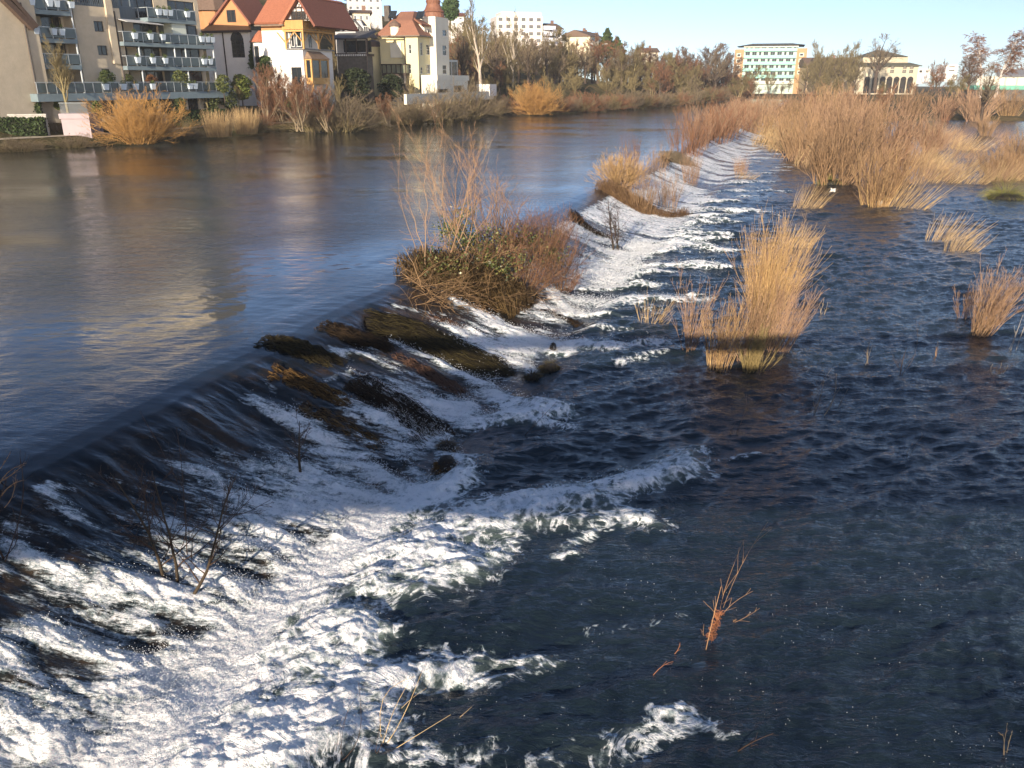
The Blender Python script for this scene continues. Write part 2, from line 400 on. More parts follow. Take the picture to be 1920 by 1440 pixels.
    bi = rg.choice(len(X), 500, p=(lambda q: q / q.sum())(np.where((Rr < 17) & (np.abs(AA.ravel()) < .7) & (s2 > 5.5) & (Y < 12.5) & (f < .4), sstep(17, 8, Rr) * Rr ** 2 * sstep(.0, .3, fbm(X * .7, Y * .7, 3, 99) + .12), 0)))
    c = np.concatenate([c, np.stack([X[bi], Y[bi], Z[bi] + .006], 1) + rg.normal(size=(500, 3)) * np.array([.03, .03, 0])]); r = np.concatenate([r, 0.0035 * rg.uniform(.4, 1.5, (500, 1))])
    t4 = np.array([(1, 1, 1), (1, -1, -1), (-1, 1, -1), (-1, -1, 1)], float)
    V = (c[:, None] + t4[None] * r[:, None]).reshape(-1, 3); b4 = np.arange(80500)[:, None, None] * 4
    T = (b4 + np.array([(0, 1, 2), (0, 3, 1), (0, 2, 3), (1, 3, 2)])[None]).reshape(-1, 3)
    m = mat("spray_drop", (.85, .87, .88), .3, .02, 1)
    tag(link("spray", np_mesh("spray", V, tris=T, mat=m)), "fine white spray thrown up by the water on the weir", "spray", kind="stuff")
    return o
build_water()

# ------------------------------------------------------------------ ground: banks, hillside, far plain (one sheet)
SHORE_PX = [(-300,318),(0,286),(90,279),(180,274),(260,268),(330,262),(420,252),(500,247),(560,245),(640,240),(700,236),(770,231),(850,222),(900,217),(940,213),(1000,212),(1060,209),(1130,206),(1190,201),(1250,198),(1300,192),(1340,189),(1375,187)]
SHORE = np.array([(-74.0, -20.0), (-70.0, 20.0)] + [at(u, v, UP)[:2] for u, v in SHORE_PX] + [(96.0, 420.0), (190.0, 800.0)])
def shore_dist(x, y):
    """signed distance from the waterline of the left bank (positive inland) and distance along it"""
    x = np.asarray(x, float); y = np.asarray(y, float)
    best = np.full(x.shape, 1e9); sg = np.zeros(x.shape); al = np.zeros(x.shape); run = 0.0
    for (x0, y0), (x1, y1) in zip(SHORE[:-1], SHORE[1:]):
        ex, ey = x1 - x0, y1 - y0; L = math.hypot(ex, ey)
        t = np.clip(((x - x0) * ex + (y - y0) * ey) / L ** 2, 0, 1)
        d = np.hypot(x - x0 - t * ex, y - y0 - t * ey)
        m = d < best
        best = np.where(m, d, best); sg = np.where(m, np.sign(ex * (y - y0) - ey * (x - x0)), sg); al = np.where(m, y0 + t * ey, al)
        run += L
    return best * sg, al
def ground_z(x, y):
    d, Y = shore_dist(x, y)
    g = np.interp(Y, [0, 110, 118, 126, 150, 180, 240, 300, 500], [4.2, 4.2, 4.4, 5.2, 5.2, 7.0, 6.8, 4.6, 4.0])       # garden level behind the path
    dd = np.interp(Y, [100, 150, 220], [9, 10, 16])
    z = np.interp(d, [-6, -1, 0, 1.2, 2.0], [-1.0, .9, 1.7, 2.3, 2.5])
    z = z + (g - 2.5) * sstep(4.0, dd, d)
    hill = np.interp(Y, [0, 120, 170, 220, 300, 380, 480, 700], [24, 26, 27, 24, 15, 7, 3, 2])
    z = z + hill * sstep(24, 118, d)
    # flooded land on the right, rising out of the water far off
    s = s_of(x, y)
    n = fbm(np.asarray(x) * .02, np.asarray(y) * .02, 3, 9)
    edge = 168 + 14 * n
    chan = sstep(.585, .62, np.asarray(x) / np.maximum(y, 1))
    r = sstep(edge, edge + 14, y) * (1 - chan * sstep(330, 290, y)) * sstep(-1.5, 3, s + 3 * sstep(143, 190, y) * 3)
    far = sstep(320, 420, y)
    zr = -1.2 + 2.0 * r
    zr = np.maximum(zr, -1.2 + 3.4 * far * sstep(-60, 40, -d * 1.0 + 0) )
    zr = np.maximum(zr, -1.2 + 3.6 * sstep(296, 318, y))
    z = np.where(d > 0, z, np.maximum(zr, np.where(d > -6, z, -5)))
    return z + 0.12 * n
def build_ground():
    ang = np.linspace(-85, 85, 520) * math.pi / 180
    R = np.concatenate([[0.5, 20], np.geomspace(40, 420, 330), np.geomspace(440, 860, 30)])
    RR, AA = np.meshgrid(R, ang, indexing='ij')
    X = (RR * np.sin(AA)).ravel(); Y = (RR * np.cos(AA)).ravel()
    Z = ground_z(X, Y)
    d, al = shore_dist(X, Y)
    path = sstep(1.9, 2.4, d) * sstep(4.4, 3.9, d) * sstep(260, 240, Y)
    nR, nA = RR.shape
    i = np.arange((nR - 1) * nA).reshape(nR - 1, nA)[:, :-1].ravel()
    quads = np.stack([i, i + nA, i + nA + 1, i + 1], 1)[:, ::-1]
    m, nt, p = new_mat("ground_soil")
    N = nt.nodes; K = nt.links
    tc = N.new("ShaderNodeTexCoord")
    nz = N.new("ShaderNodeTexNoise"); nz.inputs["Scale"].default_value = 0.35; nz.inputs["Detail"].default_value = 8; nz.inputs["Roughness"].default_value = .7
    K.new(tc.outputs["Object"], nz.inputs["Vector"])
    rp = N.new("ShaderNodeValToRGB"); e = rp.color_ramp.elements
    e[0].position = .32; e[0].color = (.035, .04, .015, 1); e[1].position = .68; e[1].color = (.16, .11, .055, 1)
    x = e.new(.5); x.color = (.08, .065, .03, 1)
    K.new(nz.outputs["Fac"], rp.inputs[0])
    K.new(rp.outputs[0], p.inputs["Base Color"])
    p.inputs["Roughness"].default_value = .95; p.inputs["Specular IOR Level"].default_value = .1
    b = N.new("ShaderNodeBump"); b.inputs["Distance"].default_value = .3; b.inputs["Strength"].default_value = .8
    n2 = N.new("ShaderNodeTexNoise"); n2.inputs["Scale"].default_value = 2.5; n2.inputs["Detail"].default_value = 6
    K.new(tc.outputs["Object"], n2.inputs["Vector"]); K.new(n2.outputs["Fac"], b.inputs["Height"]); K.new(b.outputs[0], p.inputs["Normal"])
    me = np_mesh("ground", np.stack([X, Y, Z], 1), quads=quads, mat=m)
    tag(link("ground", me), "brown winter bank, hillside and flooded far land", "ground", kind="structure")
    # riverside path
    P = [(-62.5, 30.0)] + [tuple(p) for p in SHORE[2:20]]
    P = np.array(P); pts = []
    for k in range(len(P) - 1):
        for t in np.linspace(0, 1, 8, endpoint=False): pts.append(P[k] * (1 - t) + P[k + 1] * t)
    pts = np.array(pts)
    for _ in range(6): pts[1:-1] = (pts[:-2] + pts[1:-1] * 2 + pts[2:]) / 4
    tg = np.gradient(pts, axis=0); tg /= np.linalg.norm(tg, axis=1)[:, None]
    nrm = np.stack([-tg[:, 1], tg[:, 0]], 1)
    V = []
    for off in np.linspace(1.9, 4.0, 5):
        q = pts + nrm * off
        V.append(np.stack([q[:, 0], q[:, 1], ground_z(q[:, 0], q[:, 1]) + .05], 1))
    V = np.concatenate(V); n = len(pts); qs = []
    for r in range(4):
        for k in range(n - 1): qs.append((r * n + k, r * n + k + 1, (r + 1) * n + k + 1, (r + 1) * n + k))
    me = np_mesh("path", V, quads=np.array(qs), mat=mat("path_gravel", (.42, .36, .27), .95, .2, 1.5))
    tag(link("path", me), "pale gravel riverside path along the bank", "path", kind="structure")
build_ground()

# ------------------------------------------------------------------ mesh building in a local frame
class MB:
    def __init__(s): s.v = []; s.f = []
    def quad(s, a, b, c, d):
        n = len(s.v); s.v += [a, b, c, d]; s.f.append((n, n + 1, n + 2, n + 3))
    def poly(s, pts):
        n = len(s.v); s.v += list(pts); s.f.append(tuple(range(n, n + len(pts))))
    def box(s, x0, x1, y0, y1, z0, z1):
        x0, x1 = sorted((x0, x1)); y0, y1 = sorted((y0, y1)); z0, z1 = sorted((z0, z1))
        n = len(s.v)
        s.v += [(x0, y0, z0), (x1, y0, z0), (x1, y1, z0), (x0, y1, z0), (x0, y0, z1), (x1, y0, z1), (x1, y1, z1), (x0, y1, z1)]
        s.f += [tuple(n + i for i in q) for q in ((0, 3, 2, 1), (4, 5, 6, 7), (0, 1, 5, 4), (1, 2, 6, 5), (2, 3, 7, 6), (3, 0, 4, 7))]
        return s
    def slab(s, pts, th):
        """a flat plate: pts counter-clockwise seen from outside; th thick, growing inwards"""
        p = [np.array(q, float) for q in pts]; nn = np.cross(p[1] - p[0], p[2] - p[0]); nn /= np.linalg.norm(nn) + 1e-9
        q = [a - nn * th for a in p]; s.poly([tuple(a) for a in p]); s.poly([tuple(a) for a in reversed(q)])
        for i in range(len(p)):
            j = (i + 1) % len(p); s.quad(tuple(p[i]), tuple(q[i]), tuple(q[j]), tuple(p[j]))
        return s
    def bar(s, a, b, r, n=6, r2=None):
        a = np.array(a, float); b = np.array(b, float); d = b - a; d /= np.linalg.norm(d) + 1e-9
        u = np.cross(d, (0, 0, 1) if abs(d[2]) < .9 else (1, 0, 0)); u /= np.linalg.norm(u); w = np.cross(d, u); k = len(s.v)
        r2 = r if r2 is None else r2
        for P, R_ in ((a, r), (b, r2)):
            for i in range(n):
                t = 2 * math.pi * i / n; s.v.append(tuple(P + (u * math.cos(t) + w * math.sin(t)) * R_))
        for i in range(n): j = (i + 1) % n; s.f.append((k + i, k + j, k + n + j, k + n + i))
        s.f.append(tuple(k + i for i in range(n))[::-1]); s.f.append(tuple(k + n + i for i in range(n)))
        return s
    def lathe(s, cx, cy, prof, n=16):
        k = len(s.v)
        for r, z in prof:
            for i in range(n):
                t = 2 * math.pi * i / n; s.v.append((cx + r * math.cos(t), cy + r * math.sin(t), z))
        for q in range(len(prof) - 1):
            for i in range(n):
                j = (i + 1) % n; s.f.append((k + q * n + i, k + q * n + j, k + (q + 1) * n + j, k + (q + 1) * n + i))
        return s
    def wall(s, axis, c, a0, a1, z0, z1, holes=(), depth=.22):
        """a wall plate with real openings; axis 'y': faces -y at y=c; axis 'x': faces -x at x=c"""
        A = sorted({a0, a1, *[min(max(h[i], a0), a1) for h in holes for i in (0, 1)]}); Z = sorted({z0, z1, *[min(max(h[i], z0), z1) for h in holes for i in (2, 3)]})
        P = (lambda a, z, d=0: (a, c + d, z)) if axis == 'y' else (lambda a, z, d=0: (c + d, -a, z))
        Q = s.quad
        for i in range(len(A) - 1):
            for j in range(len(Z) - 1):
                am, zm = (A[i] + A[i + 1]) / 2, (Z[j] + Z[j + 1]) / 2
                if any(h[0] < am < h[1] and h[2] < zm < h[3] for h in holes): continue
                Q(P(A[i], Z[j]), P(A[i + 1], Z[j]), P(A[i + 1], Z[j + 1]), P(A[i], Z[j + 1]))
        for h in holes:
            b0, b1, y0, y1 = h
            Q(P(b0, y0), P(b0, y0, depth), P(b1, y0, depth), P(b1, y0)); Q(P(b0, y1, depth), P(b0, y1), P(b1, y1), P(b1, y1, depth))
            Q(P(b0, y0, depth), P(b0, y0), P(b0, y1), P(b0, y1, depth)); Q(P(b1, y0), P(b1, y0, depth), P(b1, y1, depth), P(b1, y1))
        return s
    def build(s, name, m, parent=None, smooth=False, loc=(0, 0, 0)):
        me = bpy.data.meshes.new(name); me.from_pydata([tuple(map(float, p)) for p in s.v], [], s.f)
        if smooth:
            for p in me.polygons: p.use_smooth = True
        me.materials.append(m); me.update()
        return link(name, me, parent, loc)

class Frame:
    """a vertical facade seen in the photo: local x runs along it to the right, y into the building"""
    def __init__(s, u, t_y, heading, z0):
        # u: photo column of the origin on the horizon line; t_y: its distance in y; heading: direction (dx, dy) of local x
        s.o = np.array(at_y(u, 150, t_y)[:2]); h = np.array(heading, float); s.d = h / np.linalg.norm(h); s.n = np.array([-s.d[1], s.d[0]]); s.z0 = z0
        s.rz = math.atan2(s.d[1], s.d[0])
    def F(s, u, v, y=0.0):      # photo point on the plane local y = y -> (local x, local z)
        r = ray(u, v); p0 = s.o + s.n * y
        t = (p0 @ s.n) / (r[:2] @ s.n); q = r[:2] * t - s.o
        return float(q @ s.d), float(CAMZ + r[2] * t - s.z0)
    def S(s, u, v, x=0.0):      # photo point on the plane local x = x -> (local y, local z)
        r = ray(u, v); p0 = s.o + s.d * x
        t = (p0 @ s.d) / (r[:2] @ s.d); q = r[:2] * t - s.o
        return float(q @ s.n), float(CAMZ + r[2] * t - s.z0)
    def root(s, name): return empty(name, (s.o[0], s.o[1], s.z0), s.rz)
    def W(s, x, y, z): return (s.o[0] + s.d[0] * x + s.n[0] * y, s.o[1] + s.d[1] * x + s.n[1] * y, s.z0 + z)

M_GLASS = mat("window_glass", (.02, .025, .03), .08, .3, .6, spec=.8)
M_DARKF = mat("dark_window_frame", (.03, .028, .028), .5, .1, 2)
M_WHITEF = mat("white_paint_frame", (.62, .62, .6), .5, .08, 2)
M_METAL = mat("pale_grey_metal", (.42, .46, .47), .4, .08, 2, metal=.3)
def window(root, fr, axis, c, a0, a1, z0, z1, frame=None, mull=1, cross=0, name="window", rec=.13, glass=None, w=.07):
    frame = frame or M_DARKF
    P = (lambda m, a, b, y0, y1, p, q: m.box(a, b, c + y0, c + y1, p, q)) if axis == 'y' else (lambda m, a, b, y0, y1, p, q: m.box(c + y0, c + y1, -a, -b, p, q))
    m = MB()
    P(m, a0, a0 + w, rec - .03, rec + .05, z0, z1); P(m, a1 - w, a1, rec - .03, rec + .05, z0, z1)
    P(m, a0 + w, a1 - w, rec - .03, rec + .05, z1 - w, z1); P(m, a0 + w, a1 - w, rec - .03, rec + .05, z0, z0 + w)
    for k in range(1, mull + 1):
        x = a0 + (a1 - a0) * k / (mull + 1); P(m, x - w * .45, x + w * .45, rec - .02, rec + .04, z0 + w, z1 - w)
    for k in range(1, cross + 1):
        z = z0 + (z1 - z0) * k / (cross + 1); P(m, a0 + w, a1 - w, rec - .015, rec + .035, z - w * .35, z + w * .35)
    f = m.build(name, frame, root)
    g = MB(); P(g, a0 + w * .5, a1 - w * .5, rec + .022, rec + .03, z0 + w * .5, z1 - w * .5)
    g.build("pane", glass or M_GLASS, f)
    return f

# ------------------------------------------------------------------ buildings
BANK_DIR = (0.327, 1.0)
def solid_wall(m, x0, x1, y0, y1, z0, z1, front=(), side=()):
    """box with openings in the front (y0) and the side (x0)"""
    m.wall('y', y0, x0, x1, z0, z1, front)
    m.wall('x', x0, -y1, -y0, z0, z1, side)
    m.quad((x1, y0, z0), (x1, y1, z0), (x1, y1, z1), (x1, y0, z1)); m.quad((x1, y1, z0), (x0, y1, z0), (x0, y1, z1), (x1, y1, z1))
    m.quad((x0, y0, z1), (x1, y0, z1), (x1, y1, z1), (x0, y1, z1)); return m
M_BEIGE = mat("beige_brick", (.47, .405, .30), .85, .10, 1.2, bump=.3, bscale=9)
M_ZINC = mat("grey_zinc_cladding", (.13, .16, .18), .45, .15, 1.5, metal=.3, stretch=(6, 6, .3))
M_SLAB = mat("blue_grey_balcony_edge", (.16, .21, .23), .6, .12, 2)
M_PANEL = mat("smoked_glass_panel", (.05, .07, .075), .15, .2, 1, spec=.7)
M_WHITE = mat("white_render", (.66, .64, .60), .8, .07, .8, bump=.15)
M_PLANT = mat("planter_plastic", (.50, .58, .64), .45, .06, 3)
M_LEAF = mat("evergreen_leaf", (.045, .075, .02), .7, .5, 4, tint=(.11, .13, .03))
M_OPEN = mat("arch_shade", (.03, .028, .027), .9, .3, 1)

A_DIR = (0.55, 1.0)
A = Frame(240, 99.0, A_DIR, 4.0)
def apartment():
    rt = A.root("apartment_building")
    tag(rt, "beige brick apartment block with grey glazed balconies at the left edge", "apartment building")
    F = A.F
    X = lambda u, v=100, y=0: F(u, v, y)[0]
    zf = [F(240, 173)[1], F(240, 124)[1], F(240, 79)[1]]; st = (zf[2] - zf[0]) / 2; zf.append(zf[2] + st); zf.append(zf[3] + st)
    zg = zf[0]
    xL, x1, x2, x3, x4 = X(-70), X(66), X(150), X(236), X(402)
    ztop = zf[4] + 1.5; zz = F(200, 14)[1]
    # walls
    def hole(u0, u1, v0, v1, y=0):
        a, t = F(u0, v0, y); b, q = F(u1, v1, y); return (a, b, q, t)
    cw = [hole(175, 196, 39, 60), hole(182, 203, 85, 104), hole(190, 206, 129, 136)]
    m = MB(); m.wall('y', 0, x2, x3, zg, zz, cw)
    m.quad((x3, 0, zg), (x3, 1.9, zg), (x3, 1.9, zz), (x3, 0, zz)); m.quad((x2, 1.9, zg), (x2, 0, zg), (x2, 0, zz), (x2, 1.9, zz))
    # pilaster
    xp0, xp1 = X(209), X(221); m.box(xp0, xp1, -.28, -.002, zg + 3, zz + 1)
    m.wall('y', -1.2, xL, x1, -1, ztop, [])
    m.quad((x1, -1.2, -1), (x1, 1.9, -1), (x1, 1.9, ztop), (x1, -1.2, ztop))
    rec1 = []; rec2 = []
    for k in range(4):
        z = zf[k]
        a, b = x1 + .5, x1 + 2.0; rec1 += [(a, b, z + .1, z + 2.2), (x1 + 2.5, x1 + 4.6, z + .1, z + 2.3), (x2 - 1.2, x2 - .2, z + .9, z + 2.2)]
        rec2 += [(x3 + .4, x3 + 1.7, z + .1, z + 2.25), (x3 + 3.0, x3 + 6.2, z + .1, z + 2.3), (x4 - 4.6, x4 - .6, z + .1, z + 2.3)]
    m.wall('y', 1.9, x1, x2, zg, zf[4], rec1); m.wall('y', 1.9, x3, x4, zg, zf[4], rec2)
    m.quad((x4, 1.9, zg), (x4, 14, zg), (x4, 14, zf[4]), (x4, 1.9, zf[4]))
    # camera side end wall and back block
    m.box(xL, x4 - .01, 3.2, 15, -1, ztop - .3)
    m.build("wall", M_BEIGE, rt)
    g = MB(); g.wall('y', 0.1, x2, x3, zz, ztop, [(X(150), X(168, 0), zz + .3, zz + 3), (X(172, 0), X(188, 0), zz + .3, zz + 3), (X(229, 0), X(244, 0) , zz + .3, zz + 3)]); g.wall('y', 1.5, x3, x3 + 3.2, zf[3] - .2, ztop, [])
    g.box(x3 + 6.4, x3 + 8.4, .9, 1.88, zg + .1, zf[3]); g.box(x3 - .02, x4, 2.0, 3.0, zf[4], ztop)
    for k in range(26):
        xx = x2 + (x3 - x2) * k / 25; g.box(xx - .03, xx + .03, .02, .098, zz + .05, ztop)
    g.build("cladding", M_ZINC, rt)
    for i, h in enumerate(cw): window(rt, A, 'y', 0, *h, mull=1)
    for k, h in enumerate(rec1 + rec2):
        window(rt, A, 'y', 1.9, *h, mull=1 if h[1] - h[0] < 2.5 else 2, name="balcony_door" if h[2] - zg < 50 and (h[3] - h[2]) > 1.5 else "window")
    for (a, b) in ((X(172, 0), X(188, 0)), (X(152, 0), X(166, 0))): window(rt, A, 'y', .1, a, b, zz + .3, zz + 3, mull=1)
    # dark sloping tiled roof edge on the left wing
    p0 = F(4, -6, -1.2); p1 = F(60, 50, -1.2)
    r = MB(); r.slab([(p0[0], -1.9, p0[1]), (p1[0], -1.9, p1[1]), (p1[0], -.9, p1[1]), (p0[0], -.9, p0[1])][::1], .5)
    r.slab([(p0[0] - .0, -1.9, p0[1] + .9), (p1[0] + .3, -1.9, p1[1] + .1), (p1[0] + .3, -1.0, p1[1] + .1), (p0[0], -1.0, p0[1] + .9)], .35)
    r.build("roof_edge", mat("dark_brown_tile", (.09, .06, .045), .8, .3, 6), rt)
    # balconies
    def balcony(xa, xb, z, yf=-.9, posts=8):
        b = MB(); b.box(xa, xb, yf, 1.88, z - .42, z)
        bo = b.build("balcony", M_SLAB, rt)
        ra = MB(); n = max(3, int((xb - xa) / 1.25))
        for i in range(n + 1):
            x = xa + .06 + (xb - xa - .12) * i / n; ra.box(x - .03, x + .03, yf - .02, yf + .04, z, z + 1.02)
        ra.box(xa, xb, yf - .04, yf + .06, z + 1.02, z + 1.09)
        for x in (xa + .03, xb - .03):
            ra.box(x - .03, x + .03, yf + .06, 1.8, z + 1.02, z + 1.08); ra.box(x - .03, x + .03, .6, .66, z, z + 1.02)
        ra.build("railing", M_METAL, bo)
        gl = MB()
        for i in range(n):
            xx0 = xa + .06 + (xb - xa - .12) * i / n + .05; xx1 = xa + .06 + (xb - xa - .12) * (i + 1) / n - .05
            gl.box(xx0, xx1, yf + .0, yf + .02, z + .1, z + .98)
        gl.build("glass_panel", M_PANEL, bo)
    xb1, xb2, xb3 = X(62, 120, -.9), X(153, 120, -.9), X(238, 120, -.9); xb4 = X(405, 120, -.9)
    balcony(xb1, xb2, zf[1]); balcony(xb1, xb2, zf[2]); balcony(xb1, xb2 - .3, zf[3])
    balcony(xb3, xb4, zf[1]); balcony(xb3, xb4, zf[2], posts=12); balcony(X(278, 40, -.9), X(368, 40, -.9), zf[3])
    t = MB(); t.box(X(69, 173, -2.4), X(432, 173, -2.4), -2.4, 1.88, zg - .75, zg)
    to = t.build("terrace", M_SLAB, rt)
    ra = MB(); gl = MB(); xa, xb = X(69, 173, -2.4), X(432, 173, -2.4); n = 24
    for i in range(n + 1):
        x = xa + .1 + (xb - xa - .2) * i / n; ra.box(x - .03, x + .03, -2.42, -2.36, zg, zg + 1.05)
        if i < n: gl.box(x + .08, x + (xb - xa) / n - .08, -2.4, -2.38, zg + .1, zg + 1)
    ra.box(xa, xb, -2.44, -2.34, zg + 1.05, zg + 1.12); ra.build("railing", M_METAL, to); gl.build("glass_panel", M_PANEL, to)
    for x in (X(71, 120, -.7), X(149, 120, -.7), X(264, 120, -.7), X(330, 120, -.7), X(349, 110, -.7), X(402, 120, -.7)):
        p = MB(); p.bar((x, -.75, zg), (x, -.75, zf[3] + .9 if x < x3 else zf[2] + .2), .09, 8); p.build("post", M_METAL, rt)
    # downpipes
    for x, y in ((X(57, 110, -1.2), -1.3), (X(222, 80), -.08)):
        p = MB(); p.bar((x, y, 0.2), (x, y, zz - .3), .08, 8); p.build("downpipe", mat("dark_pipe", (.07, .06, .055), .5, .1, 2), rt)
    # ground floor
    gx = X(75, 190, -1.2); gh = [(X(190, 190, -1.2), X(215, 190, -1.2), .1, 2.3), (X(300, 190, -1.2), X(323, 190, -1.2), .1, 2.3), (X(352, 190, -1.2), X(373, 190, -1.2), .1, 2.3), (X(80, 180, -1.2), X(85, 180, -1.2), 1.6, 2.2)]
    f = MB(); f.wall('y', -1.2, gx, X(420, 190, -1.2), -1, zg - .76, gh, .4); f.quad((X(420, 190, -1.2), -1.2, -1), (X(420, 190, -1.2), 8, -1), (X(420, 190, -1.2), 8, zg - .76), (X(420, 190, -1.2), -1.2, zg - .76))
    f.build("base_wall", M_BEIGE, rt)
    for h in gh[:3]: window(rt, A, 'y', -1.2, *h, mull=2, name="door", rec=.3)
    # awning over the middle right balcony, green glass screen
    aw = MB(); aw.slab([(X(240, 36, -1.8), -1.6, F(240, 40, -1.6)[1]), (X(307, 44, -1.6), -1.6, F(240, 42, -1.6)[1]), (X(307, 44, -1.6), .5, F(240, 34, -1.6)[1]), (X(240, 36, -1.8), .5, F(240, 32, -1.6)[1])], .06)
    aw.build("awning", mat("pale_awning", (.5, .5, .48), .8, .1, 2), rt)
    sc = MB(); sc.box(x3 + 6.3, x3 + 8.3, -.6, .85, zf[2] + .1, zf[2] + 2.6); sc.build("screen_wall", mat("pale_green_panel", (.5, .55, .48), .6, .1, 1), rt)
    # planters
    names = {0: "ground terrace", 1: "lowest balcony", 2: "middle balcony", 3: "top balcony"}
    lists = [(3, -1, "left", [62, 95, 108, 135]), (2, -1, "left", [68, 101, 116]), (3, -1, "right", [297, 308, 318, 350]), (2, -1, "right", [252, 281, 304, 377, 387, 396]),
             (1, -1, "right", [258, 286, 309, 382, 393]), (0, -2.5, "", [197, 230, 253, 285, 355, 364])]
    ordn = ["leftmost", "second from the left", "third from the left", "fourth from the left", "fifth from the left", "rightmost"]
    for fl, y, side, us in lists:
        for i, u in enumerate(us):
            v = {0: 160, 1: 116, 2: 70, 3: 27}[fl]
            x = F(u, v, y)[0]; W = A.W(x, y - .12, zf[fl] + (.32 if y > -2 else .3))
            r = empty("planter", W, A.rz)
            w_ = "white planter on the %s, %s there" % ((side + " " + names[fl]).strip(), ordn[i] if i < len(us) - 1 else "rightmost")
            tag(r, w_, "planter", "white balcony planters")
            b = MB(); n = len(b.v); b.v += [(-.22, -.14, 0), (.22, -.14, 0), (.22, .14, 0), (-.22, .14, 0), (-.32, -.2, .62), (.32, -.2, .62), (.32, .2, .62), (-.32, .2, .62)]
            b.f += [(0, 3, 2, 1), (4, 5, 6, 7), (0, 1, 5, 4), (1, 2, 6, 5), (2, 3, 7, 6), (3, 0, 4, 7)]
            b.build("box", M_PLANT, r)
            leaf_clump("plant", r, (0, 0, .8), (.3, .2, .28), 70, .07, M_LEAF, seed=u)
    return rt

def leaf_clump(name, parent, c, rad, n, size, m, seed=0, flat=0.0, shell=.5):
    rg = np.random.default_rng(seed + 5)
    d = rg.normal(size=(n, 3)); d /= np.linalg.norm(d, axis=1)[:, None]
    p = d * (rg.random((n, 1)) ** shell) * np.array(rad) + np.array(c)
    u = rg.normal(size=(n, 3)); u[:, 2] *= .6; u /= np.linalg.norm(u, axis=1)[:, None]
    w = np.cross(u, rg.normal(size=(n, 3))); w /= np.linalg.norm(w, axis=1)[:, None]
    s = size * rg.uniform(.6, 1.4, (n, 1))
    V = np.stack([p - u * s, p - w * s * .6, p + u * s, p + w * s * .6], 1).reshape(-1, 3)
    q = np.arange(n * 4).reshape(n, 4)
    me = np_mesh(name, V, quads=q, mat=m, smooth=False, attrs={"tint": np.repeat(rg.random(n), 4)})
    return link(name, me, parent)

def roof_tiles(name, col): return mat(name, col, .8, .22, 5, bump=.35, bscale=14)
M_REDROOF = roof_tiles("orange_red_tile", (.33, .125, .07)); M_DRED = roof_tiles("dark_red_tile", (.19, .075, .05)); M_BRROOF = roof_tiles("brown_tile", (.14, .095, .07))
M_OCHRE = mat("ochre_render", (.42, .21, .095), .8, .12, 1); M_OAK = mat("honey_wood", (.50, .29, .10), .6, .12, 4); M_TIMBER = mat("dark_timber", (.05, .035, .028), .7, .2, 4)

